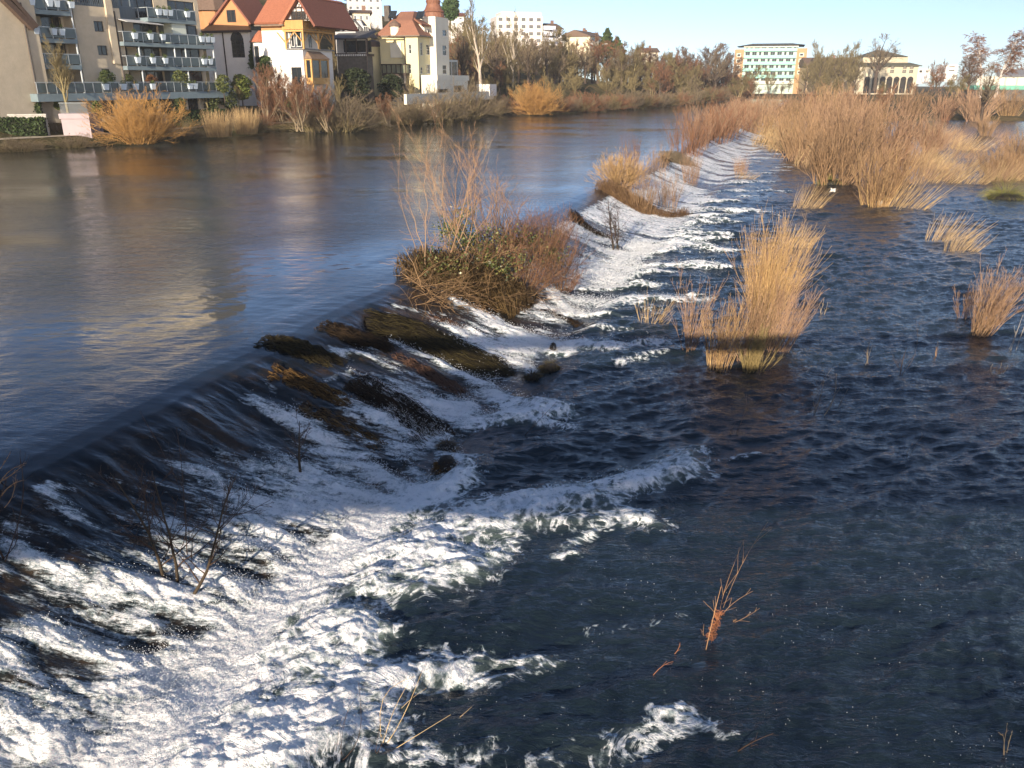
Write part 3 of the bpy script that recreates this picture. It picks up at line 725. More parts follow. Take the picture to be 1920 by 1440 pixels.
def villa_white():
    B = Frame(572, 118.5, BANK_DIR, 3.0)
    rt = B.root("white_villa")
    tag(rt, "white villa with orange red tiled gables, wooden balcony and bay window", "villa")
    F, S = B.F, B.S
    zE = S(540, 39)[1]; zb = S(560, 92)[1]; xr = F(622, 92)[0]; yl = S(493, 90)[0]; yl2 = S(539, 92)[0]
    zband = S(520, 57)[1]
    # main block
    m = MB(); hs = [(-S(547, 140)[0], -S(566, 140)[0], .5, S(556, 126)[1])]
    solid_wall(m, 0, xr, 0, yl2, -2, zb, [], hs)
    solid_wall(m, .02, xr, yl2, yl, -2, zband, [], [(-S(518, 130)[0] , -S(532, 130)[0], .8, 3.8)])
    m.box(.3, xr - .3, 2.0, yl2 - .05, zb, zE)
    # recessed loggia walls with windows
    m.build("wall", M_WHITE, rt)
    for h in hs: window(rt, B, 'x', 0, *h, mull=1, name="door")
    window(rt, B, 'x', .02, -S(518, 130)[0], -S(532, 130)[0], .8, 3.8, frame=M_WHITEF, mull=1)
    for u0, u1 in ((547, 553), (557, 566)):
        a, b = -S(u0, 80, .3)[0], -S(u1, 80, .3)[0]; 
        window(rt, B, 'x', .12, a, b, zb + .3, zb + 2.6, frame=M_WHITEF, mull=0, rec=.1)
    x0, x1 = F(585, 75, 2.0)[0], F(594, 75, 2.0)[0]
    for q in (0.22, .62): window(rt, B, 'y', 1.85, xr * q, xr * q + 1.0, zb + .3, zb + 2.7, frame=M_WHITEF, mull=1, rec=.1)
    m = MB(); m.box(.02, xr, yl2, yl, zband, zE - .02); m.build("upper_wall", M_OCHRE, rt)
    # balcony on posts: floor at zE level
    zf = S(560, 56)[1]; zr = S(560, 38)[1]
    b = MB(); b.box(-.35, xr + .2, -.5, yl2 + .3, zf - .22, zf); bo = b.build("balcony", M_OAK, rt)
    r = MB(); n = 22
    r.box(-.4, -.28, -.5, yl2 + .3, zr - .1, zr); r.box(-.4, xr + .25, -.58, -.46, zr - .1, zr)
    for i in range(n + 1):
        y = -.45 + (yl2 + .7) * i / n; r.box(-.37, -.31, y - .09, y + .09, zf + .05, zr - .1)
        x = -.3 + (xr + .5) * i / n; r.box(x - .09, x + .09, -.56, -.5, zf + .05, zr - .1)
    r.build("railing", M_OAK, bo)
    def post(x, y):
        p = MB(); p.box(x - .11, x + .11, y - .11, y + .11, zb, zf - .22)
        return p
    for x, y in ((-.2, yl2), (-.2, -.35), (xr * .48, -.35), (xr, -.35)):
        p = post(x, y)
        for sx, sy in ((1, 0), (-1, 0), (0, 1), (0, -1)):
            if x < 0 and sx < 0 or y < 0 and sy < 0: continue
            if x > xr - .1 and sx > 0 or y > 3 and sy > 0: continue
            p.bar((x, y, zf - 1.7), (x + sx * 1.3, y + sy * 1.3, zf - .25), .08, 4)
        p.build("post", M_OAK, rt)
    s_ = MB(); s_.box(-.25, xr + .12, -.4, yl2 + .1, zb - .06, zb + .1); s_.build("ledge", mat("slate_ledge", (.2, .2, .2), .7), rt)
    # bay window on the river side
    xa, xb = F(585, 130, -1.0)[0], F(617, 130, -1.0)[0]; zt = F(600, 111, -1)[1]; zs = F(600, 146, -1)[1]; z0 = F(600, 158, -1)[1]; za = F(600, 97, -.2)[1]
    bw = MB(); bw.box(xa, xb, -1.0, -.003, z0, zs); 
    for x in (xa + .1, (xa + xb) / 2, xb - .1): bw.box(x - .14, x + .14, -1.03, -.8, zs, zt)
    bw.box(xa - .02, xa + .2, -.2, -.003, zs, zt); bw.box(xa - .05, xb + .05, -1.06, -.003, zt - .16, zt)
    bo = bw.build("bay_window", M_OAK, rt)
    g = MB(); g.box(xa + .1, xb - .1, -.93, -.05, zs + .02, zt - .18); g.build("pane", M_GLASS, bo)
    rr = MB(); ap = (xa + xb) / 2
    rr.poly([(xa - .2, -1.25, zt), (xb + .2, -1.25, zt), (xb - .6, -.1, za), (xa + .6, -.1, za)]); rr.poly([(xa - .2, -.003, zt), (xa - .2, -1.25, zt), (xa + .6, -.1, za)]); rr.poly([(xb + .2, -1.25, zt), (xb + .2, -.003, zt), (xb - .6, -.1, za)]); rr.poly([(xa - .2, -.003, zt), (xb + .2, -.003, zt), (xb + .2, -1.25, zt), (xa - .2, -1.25, zt)])
    rr.build("bay_roof", mat("brown_copper", (.22, .15, .10), .6, .2, 3), bo)
    br = MB(); br.bar((xa + .3, -.9, z0), (xa + .8, -.05, z0 - 1.6), .12, 4); br.bar((xb - .3, -.9, z0), (xb - .8, -.05, z0 - 1.6), .12, 4); br.build("bracket", M_OAK, bo)
    # gable towards the camera: apex over the wall plane x=.1
    ga, gz = S(562, -8, .1); gl, gr = S(534, 38, .1)[0], S(589, 40, .1)[0]; gzl = zE
    # gable face
    g = MB(); g.slab([(.1, gl, gzl), (.1, gr, gzl), (.1, ga, gz)], .25); g.build("gable", M_WHITE, rt)
    t = MB()
    def strip(y0, z0_, y1, z1_, w=.09): 
        t.bar((.06, y0, z0_), (.06, y1, z1_), w, 4)
    H = gz - gzl
    def edge(k, z):  # y at height z on left/right slope
        q = (z - gzl) / H; return (gl if k == 0 else gr) * (1 - q) + ga * q
    zw = gzl + H * .52
    for z in (gzl + .15, zw): strip(edge(0, z), z, edge(1, z), z)
    for q in (.25, .42, .6, .78): 
        y = gl + (gr - gl) * q; strip(y, gzl, y, gzl + min(H * .5, H * 2 * min(q, 1 - q)))
    for k in range(-7, 8):      # lattice
        for sgn in (1, -1):
            yc = ga + k * .42; pts = []
            for zz_ in np.linspace(zw, gz - .2, 16):
                y = yc + sgn * (zz_ - zw) * .75
                if min(edge(0, zz_), edge(1, zz_)) < y < max(edge(0, zz_), edge(1, zz_)): pts.append((y, zz_))
            if len(pts) > 1: strip(pts[0][0], pts[0][1], pts[-1][0], pts[-1][1], .045)
    t.build("timber_frame", M_TIMBER, rt)
    for u0, u1 in ((548, 555), (557, 564), (566, 573)):
        a, b = -S(u0, 28, 0)[0], -S(u1, 28, 0)[0]; z0_, z1_ = S(560, 37)[1], S(560, 21)[1]
        window(rt, B, 'x', -.1, a, b, z0_, z1_, frame=M_TIMBER, mull=1, cross=2, rec=.05)
    # roofs: main roof ridge runs away from the gable (along x)
    L = xr + 3.5; r1 = MB(); th = .3; ov = .7
    r1.slab([(-ov, gl + .5, gzl - .5), (-ov, ga, gz + .15), (L, ga, gz + .15), (L, gl + .5, gzl - .5)], th)
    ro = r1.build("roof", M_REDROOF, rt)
    r2 = MB(); r2.slab([(-ov, ga, gz + .15), (-ov, gr - .6, gzl - .7), (L, gr - .6, gzl - .7), (L, ga, gz + .15)], th); r2.build("river_roof", M_DRED, rt)  # river slope's shade put into a darker copy of the tile colour
    # side roof going left behind (ridge parallel to the weir-side normal), seen as the big orange slope
    pz = S(482, 2, .2); el = S(486, 37, 0)
    r3 = MB(); yL = S(481, 30, 0)[0]; yR = gl - .2; zt_ = gz + .1
    r3.slab([(-.6, yL, gzl - .4), (-.6, yR, gzl - .4), (3.6, yR, zt_), (3.6, yL, zt_)][::-1], .28)
    r3.slab([(7.8, yL, gzl - .4), (7.8, yR, gzl - .4), (3.6, yR, zt_), (3.6, yL, zt_)], .28)
    r3.build("roof", M_REDROOF, rt)
    gu = MB(); gu.box(-.78, -.6, yR, yL, gzl - .62, gzl - .45); gu.build("gutter", mat("dark_gutter", (.16, .12, .09), .5), rt)
    m = MB(); m.box(.02, 7.5, yl, yl + .02, -2, zE); 
    # left gable wing, pushed back
    ox = 3.5
    wl, wr = S(385, 80, ox)[0], S(470, 80, ox)[0]; wz = S(430, 57, ox)[1]; wh = (-S(434, 90, ox)[0], -S(458, 90, ox)[0], S(440, 108, ox)[1], S(440, 76, ox)[1])
    m2 = MB(); m2.wall('x', ox, -wl, -wr, -2, wz, [wh]); m2.quad((ox, wr, -2), (ox + 7, wr, -2), (ox + 7, wr, wz), (ox, wr, wz)); m2.build("wing_wall", M_WHITE, rt)
    window(rt, B, 'x', ox, *wh, mull=2, cross=3, name="window")
    ar = MB(); yc = -(wh[0] + wh[1]) / 2; rr_ = (wh[1] - wh[0]) / 2
    pts = [(ox - .03, yc + rr_ * math.cos(t_), wh[3] - .02 + rr_ * 1.15 * math.sin(t_)) for t_ in np.linspace(0, math.pi, 14)]
    ar.slab(pts[::-1], .1); ar.build("arched_fanlight", M_GLASS, rt)
    ap_ = S(434, -6, ox - .3); l_ = S(403, 36, ox - .3); r_ = S(464, 36, ox - .3); lb = S(378, 57, ox - .3)
    g = MB(); g.slab([(ox - .3, lb[0], wz), (ox - .3, S(470, 57, ox)[0], wz), (ox - .3, r_[0], r_[1]), (ox - .3, ap_[0], ap_[1]), (ox - .3, l_[0], l_[1])], .4); g.build("gable", M_OCHRE, rt)
    hw = (-S(426, 30, ox - .3)[0], -S(442, 30, ox - .3)[0], S(434, 42, ox)[1], S(434, 19, ox)[1]); window(rt, B, 'x', ox - .4, *hw, mull=1, frame=M_TIMBER, rec=.05)
    r = MB(); r.slab([(ox - .8, ap_[0], ap_[1] + .2), (ox - .8, r_[0] - .8, r_[1] - .6), (ox + 6, r_[0] - .8, r_[1] - .6), (ox + 6, ap_[0], ap_[1] + .2)], .25)
    r.slab([(ox - .8, l_[0] + .8, l_[1] - .6), (ox - .8, ap_[0], ap_[1] + .2), (ox + 6, ap_[0], ap_[1] + .2), (ox + 6, l_[0] + .8, l_[1] - .6)], .25)
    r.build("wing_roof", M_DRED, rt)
    sk = MB(); sk.box(ox - .45, ox - .25, S(470, 57, ox)[0] - .3, lb[0] + .3, wz - .3, wz); sk.build("eaves_board", M_TIMBER, rt)
    # small round turret with cone roof
    tc = S(486, 90, 1.0); tz = S(486, 77, 1.0)[1]; ta = S(486, 57, 1.0)[1]
    t2 = MB(); t2.lathe(1.6, tc[0], [(1.25, -2), (1.25, tz)], 18); to = t2.build("turret", M_WHITE, rt, smooth=True)
    t3 = MB(); t3.lathe(1.6, tc[0], [(1.65, tz - .15), (.9, tz + (ta - tz) * .5), (.25, ta)], 18); t3.build("turret_roof", M_REDROOF, to)
    window(rt, B, 'x', .25, -tc[0] - .3, -tc[0] + .3, S(486, 118)[1], S(486, 86)[1], mull=0, rec=.05)
    # back left dark hipped turret roof
    tt = S(398, 20, ox + 4)
    q = MB(); q.lathe(ox + 4, tt[0], [(2.2, tt[1] - 3.5), (2.2, tt[1])], 8); qo = q.build("back_turret", M_OCHRE, rt)
    q = MB(); q.lathe(ox + 4, tt[0], [(2.7, tt[1] - .1), (1.5, tt[1] + 2.2), (.1, tt[1] + 5)], 8); q.build("turret_roof", M_BRROOF, qo)
    q = MB(); q.bar((ox - .1, S(421, 90, ox)[0], -1), (ox - .1, S(421, 90, ox)[0], wz - .3), .09, 6); q.build("downpipe", M_TIMBER, rt)
    return rt

def house_dark():
    C = Frame(692, 136, BANK_DIR, 3.6)
    rt = C.root("half_timbered_house"); tag(rt, "dark half timbered house with a deep shaded veranda between the two villas", "house")
    F, S = C.F, C.S
    z1, z2 = S(660, 101)[1], S(660, 71)[1]; yl = S(628, 90)[0]; ze = S(660, 64)[1]
    m = MB(); m.box(2.2, 5.5, 3.0, yl + 1, -2, ze + .5); m.build("wall", mat("grey_white_render", (.42, .42, .42), .85, .12, 1), rt)
    f = MB(); f.box(0, 2.19, 0, yl, z1 - .35, z1); vo = f.build("veranda", M_TIMBER, rt)
    f = MB()
    n = 9
    for i in range(n + 1):
        y = yl * i / n; f.box(-.02, .14, y - .07, y + .07, z1, z2) if i % 3 == 0 else None
    f.box(-.03, .15, 0, yl, z2 - .2, z2); f.box(-.03, .12, 0, yl, z1 + .02, z1 + .1)
    f.build("veranda_posts", M_TIMBER, vo)
    f = MB()
    for i in range(18):
        y = yl * i / 18 + .15; f.box(-.06, -.01, y, y + yl / 18 * .55, z1 - .32, z1 - .05)
    f.build("frieze", M_WHITEF, vo)
    f = MB(); f.box(2.05, 2.19, .4, yl - .4, z1 + .3, z2 - .3); f.build("window", M_GLASS, rt)
    f = MB(); f.box(.1, 2.18, .3, yl - .2, -2, z1 - .36); f.build("base_wall", mat("dark_stone", (.10, .09, .08), .9, .3, 2), rt)
    f = MB(); f.slab([(-.6, yl + .4, z2 - .05), (-.6, -.3, z2 - .05), (3.4, -.3, z2 + 1.2), (3.4, yl + .4, z2 + 1.2)], .15); f.build("veranda_roof", mat("slate_roof", (.08, .08, .085), .6, .2, 3), rt)
    a = S(664, 12, 3.5); l = S(630, 66, 3.5); r = S(690, 66, 3.5)
    g = MB(); g.slab([(3.5, l[0], ze), (3.5, r[0], ze), (3.5, a[0] * .75, a[1] - 2), (3.5, a[0], a[1] - 2)], .3); g.build("gable", mat("grey_white_render", (.4, .4, .4)), rt)
    g = MB(); g.slab([(3.0, r[0] - .4, ze - .3), (6, r[0] - .4, ze - .3), (6, a[0], a[1] - 1.8), (3.0, a[0], a[1] - 1.8)], .2)
    g.slab([(6, l[0] + .4, ze - .3), (3.0, l[0] + .4, ze - .3), (3.0, a[0], a[1] - 1.8), (6, a[0], a[1] - 1.8)], .2); g.build("roof", mat("slate_roof", (.08, .08, .085)), rt)
    for q in (.3, .55):
        window(rt, C, 'x', 3.1, -yl * q - .4, -yl * q + .4, ze - .2, ze + 1.3, frame=M_WHITEF, mull=1, rec=.05)
    f = MB(); f.bar((-.1, .1, -1), (-.1, .1, z2), .09, 6); f.build("downpipe", mat("dark_gutter", (.16, .12, .09)), rt)

def villa_yellow():
    D = Frame(786, 142, BANK_DIR, 5.2)
    rt = D.root("yellow_villa"); tag(rt, "pale yellow villa with brown mansard roof, turret with copper dome and river terrace", "villa")
    F, S = D.F, D.S
    M_Y = mat("pale_yellow_render", (.62, .56, .34), .8, .07, .8); M_CR = mat("cream_render", (.66, .63, .52), .8, .06, .8)
    M_MAN = roof_tiles("rust_brown_tile", (.24, .115, .075))
    ze = S(740, 67)[1]; yl = S(707, 100)[0]; y1 = S(760, 100)[0]; xr = F(818, 90)[0]; zb = S(740, 148)[1]
    m = MB(); wf = [(-S(737 - 10, 90)[0], -S(737 + 8, 90)[0], S(735, 104)[1], S(735, 80)[1])]
    solid_wall(m, 1.2, xr, y1 + .01, yl, -3, ze, [], [])
    solid_wall(m, 0, xr, 0.0, y1, -3, ze, [(F(788, 90)[0], F(793, 90)[0], F(790, 104)[1], F(790, 80)[1]), (F(799, 95)[0], F(812, 95)[0], F(805, 103)[1], F(805, 84)[1]), (F(799, 130)[0], F(812, 130)[0], F(805, 138)[1], F(805, 121)[1]), (F(789, 132)[0], F(793, 132)[0], F(790, 138)[1], F(790, 126)[1])],
               [(-S(766, 95)[0], -S(771, 95)[0], S(768, 101)[1], S(768, 83)[1]), (-S(766, 130)[0], -S(771, 130)[0], S(768, 138)[1], S(768, 120)[1])])
    m.build("wall", M_Y, rt)
    for h in [(F(788, 90)[0], F(793, 90)[0], F(790, 104)[1], F(790, 80)[1]), (F(799, 95)[0], F(812, 95)[0], F(805, 103)[1], F(805, 84)[1]), (F(799, 130)[0], F(812, 130)[0], F(805, 138)[1], F(805, 121)[1]), (F(789, 132)[0], F(793, 132)[0], F(790, 138)[1], F(790, 126)[1])]:
        window(rt, D, 'y', 0, *h, frame=M_WHITEF, mull=1 if h[1] - h[0] > 1.5 else 0, cross=1)
    for h in [(-S(766, 95)[0], -S(771, 95)[0], S(768, 101)[1], S(768, 83)[1]), (-S(766, 130)[0], -S(771, 130)[0], S(768, 138)[1], S(768, 120)[1])]:
        window(rt, D, 'x', 0, *h, frame=M_WHITEF, mull=0, cross=1)
    # big blind bay on the camera side
    b = MB(); b.box(.9, 1.198, S(748, 90)[0], S(727, 90)[0], S(735, 108)[1], S(735, 80)[1]); b.build("wall_panel", M_CR, rt)
    # corner tower on the river side
    tx0, tx1 = F(818, 100, -1.2)[0], F(842, 100, -1.2)[0]; tz = F(830, 33, -1.2)[1]
    hh = [(F(830, 95, -1.2)[0], F(838, 95, -1.2)[0], F(834, 104, -1.2)[1], F(834, 85, -1.2)[1]), (F(830, 130, -1.2)[0], F(838, 130, -1.2)[0], F(834, 139, -1.2)[1], F(834, 122, -1.2)[1]), (F(830, 60, -1.2)[0], F(838, 60, -1.2)[0], F(834, 68, -1.2)[1], F(834, 56, -1.2)[1])]
    m = MB(); solid_wall(m, tx0, tx1, -1.2, 4.5, -3, tz, hh, []); to = m.build("tower", M_CR, rt)
    for h in hh: window(rt, D, 'y', -1.2, *h, frame=M_WHITEF, mull=0, cross=1)
    # middle storey with gabled attic in front
    m = MB(); az = F(800, 46)[1]; m.box(F(796, 60)[0], tx0 - .01, .02, 4, ze + .01, az); m.build("attic_wall", M_CR, rt)
    window(rt, D, 'y', -.1, F(801, 60)[0], F(810, 60)[0], F(805, 66)[1], F(805, 55)[1], frame=M_WHITEF, mull=1, rec=.05)
    zt = S(755, 17)[1]; r = MB(); a0 = F(785, 36)[0]; r.slab([(a0, -.5, az - .1), (tx0 - .02, -.5, az - .1), (tx0 - .02, 4, zt), (4.6, 4, zt)], .25); r.build("attic_roof", M_MAN, rt)
    # mansard
    zm = S(740, 37)[1]; zt = S(755, 17)[1]; e = .6
    yb = yl; ins = 1.5; x9 = xr + 1
    P = lambda x, y, z: (x, y, z)
    r = MB()
    lo = [P(-e, -e, ze), P(x9, -e, ze), P(x9, yb + e, ze), P(-e + 1.2, yb + e, ze)]
    mi = [P(ins, ins, zm), P(x9, ins, zm), P(x9, yb - ins, zm), P(ins + .9, yb - ins, zm)]
    yc = yb / 2
    r.quad(lo[3], lo[0], mi[0], mi[3]); r.quad(lo[0], lo[1], mi[1], mi[0]); r.quad(lo[2], lo[3], mi[3], mi[2])
    r.poly([mi[3], mi[0], P(4.5, yc - 1.2, zt), P(4.5, yc + 1.2, zt)]); r.poly([mi[0], mi[1], P(x9, yc - 1.2, zt), P(4.5, yc - 1.2, zt)]); r.poly([mi[2], mi[3], P(4.5, yc + 1.2, zt), P(x9, yc + 1.2, zt)])
    r.poly([P(4.5, yc - 1.2, zt), P(x9, yc - 1.2, zt), P(x9, yc + 1.2, zt), P(4.5, yc + 1.2, zt)]); r.poly([lo[1], lo[2], mi[2], P(x9, yc, zt), mi[1]]); r.poly(lo[::-1])
    ro = r.build("roof", M_MAN, rt)
    g = MB(); g.box(-e - .1, -e + .05, -e - .1, yb + e, ze - .15, ze + .02); g.box(-e - .1, x9, -e - .12, -e + .02, ze - .15, ze + .02); g.build("gutter", mat("dark_gutter", (.16, .12, .09)), rt)
    d = S(738, 55, .3); dm = MB(); dm.lathe(.8, d[0], [(.75, d[1] - .9), (.75, d[1] + .5)], 12); do = dm.build("dormer", M_CR, rt); dm = MB(); dm.lathe(.8, d[0], [(1.0, d[1] + .45), (.8, d[1] + .9), (.1, d[1] + 1.4)], 12); dm.build("dormer_roof", M_BRROOF, do)
    ch = S(725, 20, 3); c = MB(); c.box(3, 3.8, ch[0] - .4, ch[0] + .5, zm, ch[1] + .8); c.build("chimney", mat("dark_stone", (.10, .09, .08)), rt)
    for u, v in ((735, 27), (787, 28)):
        k = S(u, v, 2.6); c = MB(); c.slab([(2.3, k[0] + .6, k[1] - .5), (2.3, k[0] - .6, k[1] - .5), (3.2, k[0] - .6, k[1] + .6), (3.2, k[0] + .6, k[1] + .6)], .2); c.build("skylight", M_GLASS, rt)
    # onion dome turret behind the tower
    M_CU = mat("brown_copper_dome", (.20, .09, .055), .6, .2, 3)
    dc = F(813, 30, 2.5); z0 = F(813, 33, 2.5)[1]; cx = dc[0]
    q = MB(); q.lathe(cx, 2.5, [(1.9, ze), (1.9, z0)], 12); q.build("turret", M_MAN, rt)
    hgt = lambda v: F(813, v, 2.5)[1]
    q = MB(); q.lathe(cx, 2.5, [(1.9, hgt(33)), (1.75, hgt(24)), (1.95, hgt(23)), (1.45, hgt(17)), (1.15, hgt(8)), (1.25, hgt(4)), (1.3, hgt(2)), (.9, hgt(-3)), (.3, hgt(-9)), (.05, hgt(-22))], 16); q.build("dome", M_CU, rt)
    # round stair bay at left rear
    k = S(700, 100, 3.5); q = MB(); q.lathe(4, k[0] + .3, [(1.9, -3), (1.9, S(700, 87, 3.5)[1])], 16); qo = q.build("round_bay", M_Y, rt, smooth=True)
    q = MB(); q.lathe(4, k[0] + .3, [(2.2, S(700, 87, 3.5)[1] - .1), (1.3, S(700, 78, 3.5)[1]), (.1, S(700, 74, 3.5)[1])], 16); q.build("bay_roof", M_BRROOF, qo)
    # conservatory
    a, b = S(716, 130, -1.5)[0], S(760, 130, -1.5)[0]; z0, z1 = S(740, 137)[1], S(740, 122)[1]
    q = MB(); q.box(-1.5, 1.1, b, a, z0 - .4, z0); q.box(-1.6, 1.1, b - .1, a + .1, z1, z1 + .15)
    for i in range(6): y = b + (a - b) * i / 5; q.box(-1.5, -1.4, y - .06, y + .06, z0, z1)
    co = q.build("conservatory", M_TIMBER, rt); q = MB(); q.box(-1.4, 1.1, b + .05, a - .05, z0 + .01, z1 - .01); q.build("pane", mat("warm_pane", (.16, .17, .12), .15, .2, 1, spec=.6), co)
    q = MB(); q.box(-1.3, 1.1, b + .1, a - .1, -3, z0 - .41); q.build("base_wall", mat("dark_stone", (.10, .09, .08)), rt)
    # outside stairs
    s0 = S(752, 168, -2); s1 = S(730, 150, -2); q = MB()
    for i in range(10):
        y = s0[0] + (s1[0] - s0[0]) * i / 10; z = s0[1] + (s1[1] - s0[1]) * i / 10; q.box(-3, -1.7, y, y + (s1[0] - s0[0]) / 10, -2, z)
    q.build("stairs", mat("pale_stone", (.4, .38, .34), .85), rt)
    # river terrace with arch
    tx = F(820, 145, -4)[0]; te = F(880, 145, -4)[0]; z1, z0 = F(840, 141, -4)[1], F(840, 151, -4)[1]
    q = MB(); q.box(tx, te, -4, -1.22, z0, z1); q.build("terrace", M_CR, rt)
    q = MB(); ax0, ax1 = F(821, 160, -4)[0], F(843, 160, -4)[0]; q.wall('y', -3.9, tx, F(878, 160, -4)[0], -3, z0 - .004, [(ax0 + .3, ax1 - .2, -3, z0 - 1.3), (F(852, 160, -4)[0], F(870, 160, -4)[0], -3, z0 - .8)], .4)
    q.wall('x', tx, 1.22, 3.9, -3, z0 - .004, []); q.build("terrace_wall", M_CR, rt)
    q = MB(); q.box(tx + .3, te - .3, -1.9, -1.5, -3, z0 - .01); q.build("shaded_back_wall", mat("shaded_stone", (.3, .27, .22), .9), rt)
    # annexe with glazed porch at the far side
    q = MB(); X0 = tx1 + .01; X1 = F(858, 110, -.5)[0]; zz0, zz1 = F(850, 116, -.5)[1], F(850, 114, -.5)[1]; q.box(X0, X1, -.5, 3, zz0, zz1 + .15)
    for x in (X0 + .1, (X0 + X1) / 2, X1 - .1): q.box(x - .06, x + .06, -.5, -.38, z1, zz0)
    q.build("porch", M_METAL, rt); q = MB(); q.box(X0 + .05, X1 - .08, -.3, 2.8, z1, zz0 - .02); q.build("porch_glass", M_PANEL, rt)
    # low river wall with pillar
    q = MB(); q.box(F(762, 178, -6)[0], F(926, 178, -6)[0], -6, -5.6, F(860, 190, -6)[1], F(860, 173, -6)[1]); q.build("river_wall", M_CR, rt)
    q = MB(); q.box(F(917, 165, -6)[0], F(930, 165, -6)[0], -6.1, -3.6, F(920, 180, -6)[1], F(920, 158, -6)[1]); q.build("gate_pillar", M_WHITE, rt)
    q = MB(); q.bar((-.08, y1, -2), (-.08, y1, ze), .1, 6); q.build("downpipe", M_TIMBER, rt)

def simple_house(u0, u1, vb, vt, Y, name, label, cat, wallm, heading=(1.0, 0.15), depth=9, roof=None, vr=None, rows=2, cols=3, hip=False, wm=None, extra=None):
    """far house: front facade between photo columns u0..u1, eaves at row vt, foot at row vb, ridge at row vr"""
    fr = Frame(u0, Y, heading, 0.0)
    z0 = z_at(Y, vb); z1 = z_at(Y, vt); rt = empty(name, (fr.o[0], fr.o[1], z0), fr.rz); tag(rt, label, cat)
    W = fr.F(u1, 150)[0]; H = z1 - z0; m = MB()
    hs = []
    for i in range(cols):
        for j in range(rows):
            cx = W * (i + .5) / cols; cz = H * (j + .55) / rows; w = W / cols * .26; h = H / rows * .24
            hs.append((cx - w, cx + w, cz - h, cz + h))
    sh = []
    solid_wall(m, 0, W, 0, depth, -4, H, hs, sh); m.build("wall", wallm, rt)
    for h in hs: window(rt, fr, 'y', 0, *h, frame=wm or M_WHITEF, mull=0, w=.12)
    if roof:
        zr = z_at(Y, vr) - z0; q = MB(); o = .6
        ii = W * .3 if hip else 0
        q.poly([(-o, -o, H), (W + o, -o, H), (W + o - ii, depth / 2, zr), (-o + ii, depth / 2, zr)]); q.poly([(W + o, depth + o, H), (-o, depth + o, H), (-o + ii, depth / 2, zr), (W + o - ii, depth / 2, zr)])
        q.poly([(-o, depth + o, H), (-o, -o, H), (-o + ii, depth / 2, zr)]); q.poly([(W + o, -o, H), (W + o, depth + o, H), (W + o - ii, depth / 2, zr)]); q.poly([(-o, -o, H), (-o, depth + o, H), (W + o, depth + o, H), (W + o, -o, H)])
        ro = q.build("roof", roof, rt)
        c = MB(); c.box(W * .6, W * .6 + .8, depth / 2 - .4, depth / 2 + .4, zr - 1, zr + .9); c.build("chimney", mat("chimney_brick", (.2, .12, .09), .9), ro)
    return rt, fr, W, H

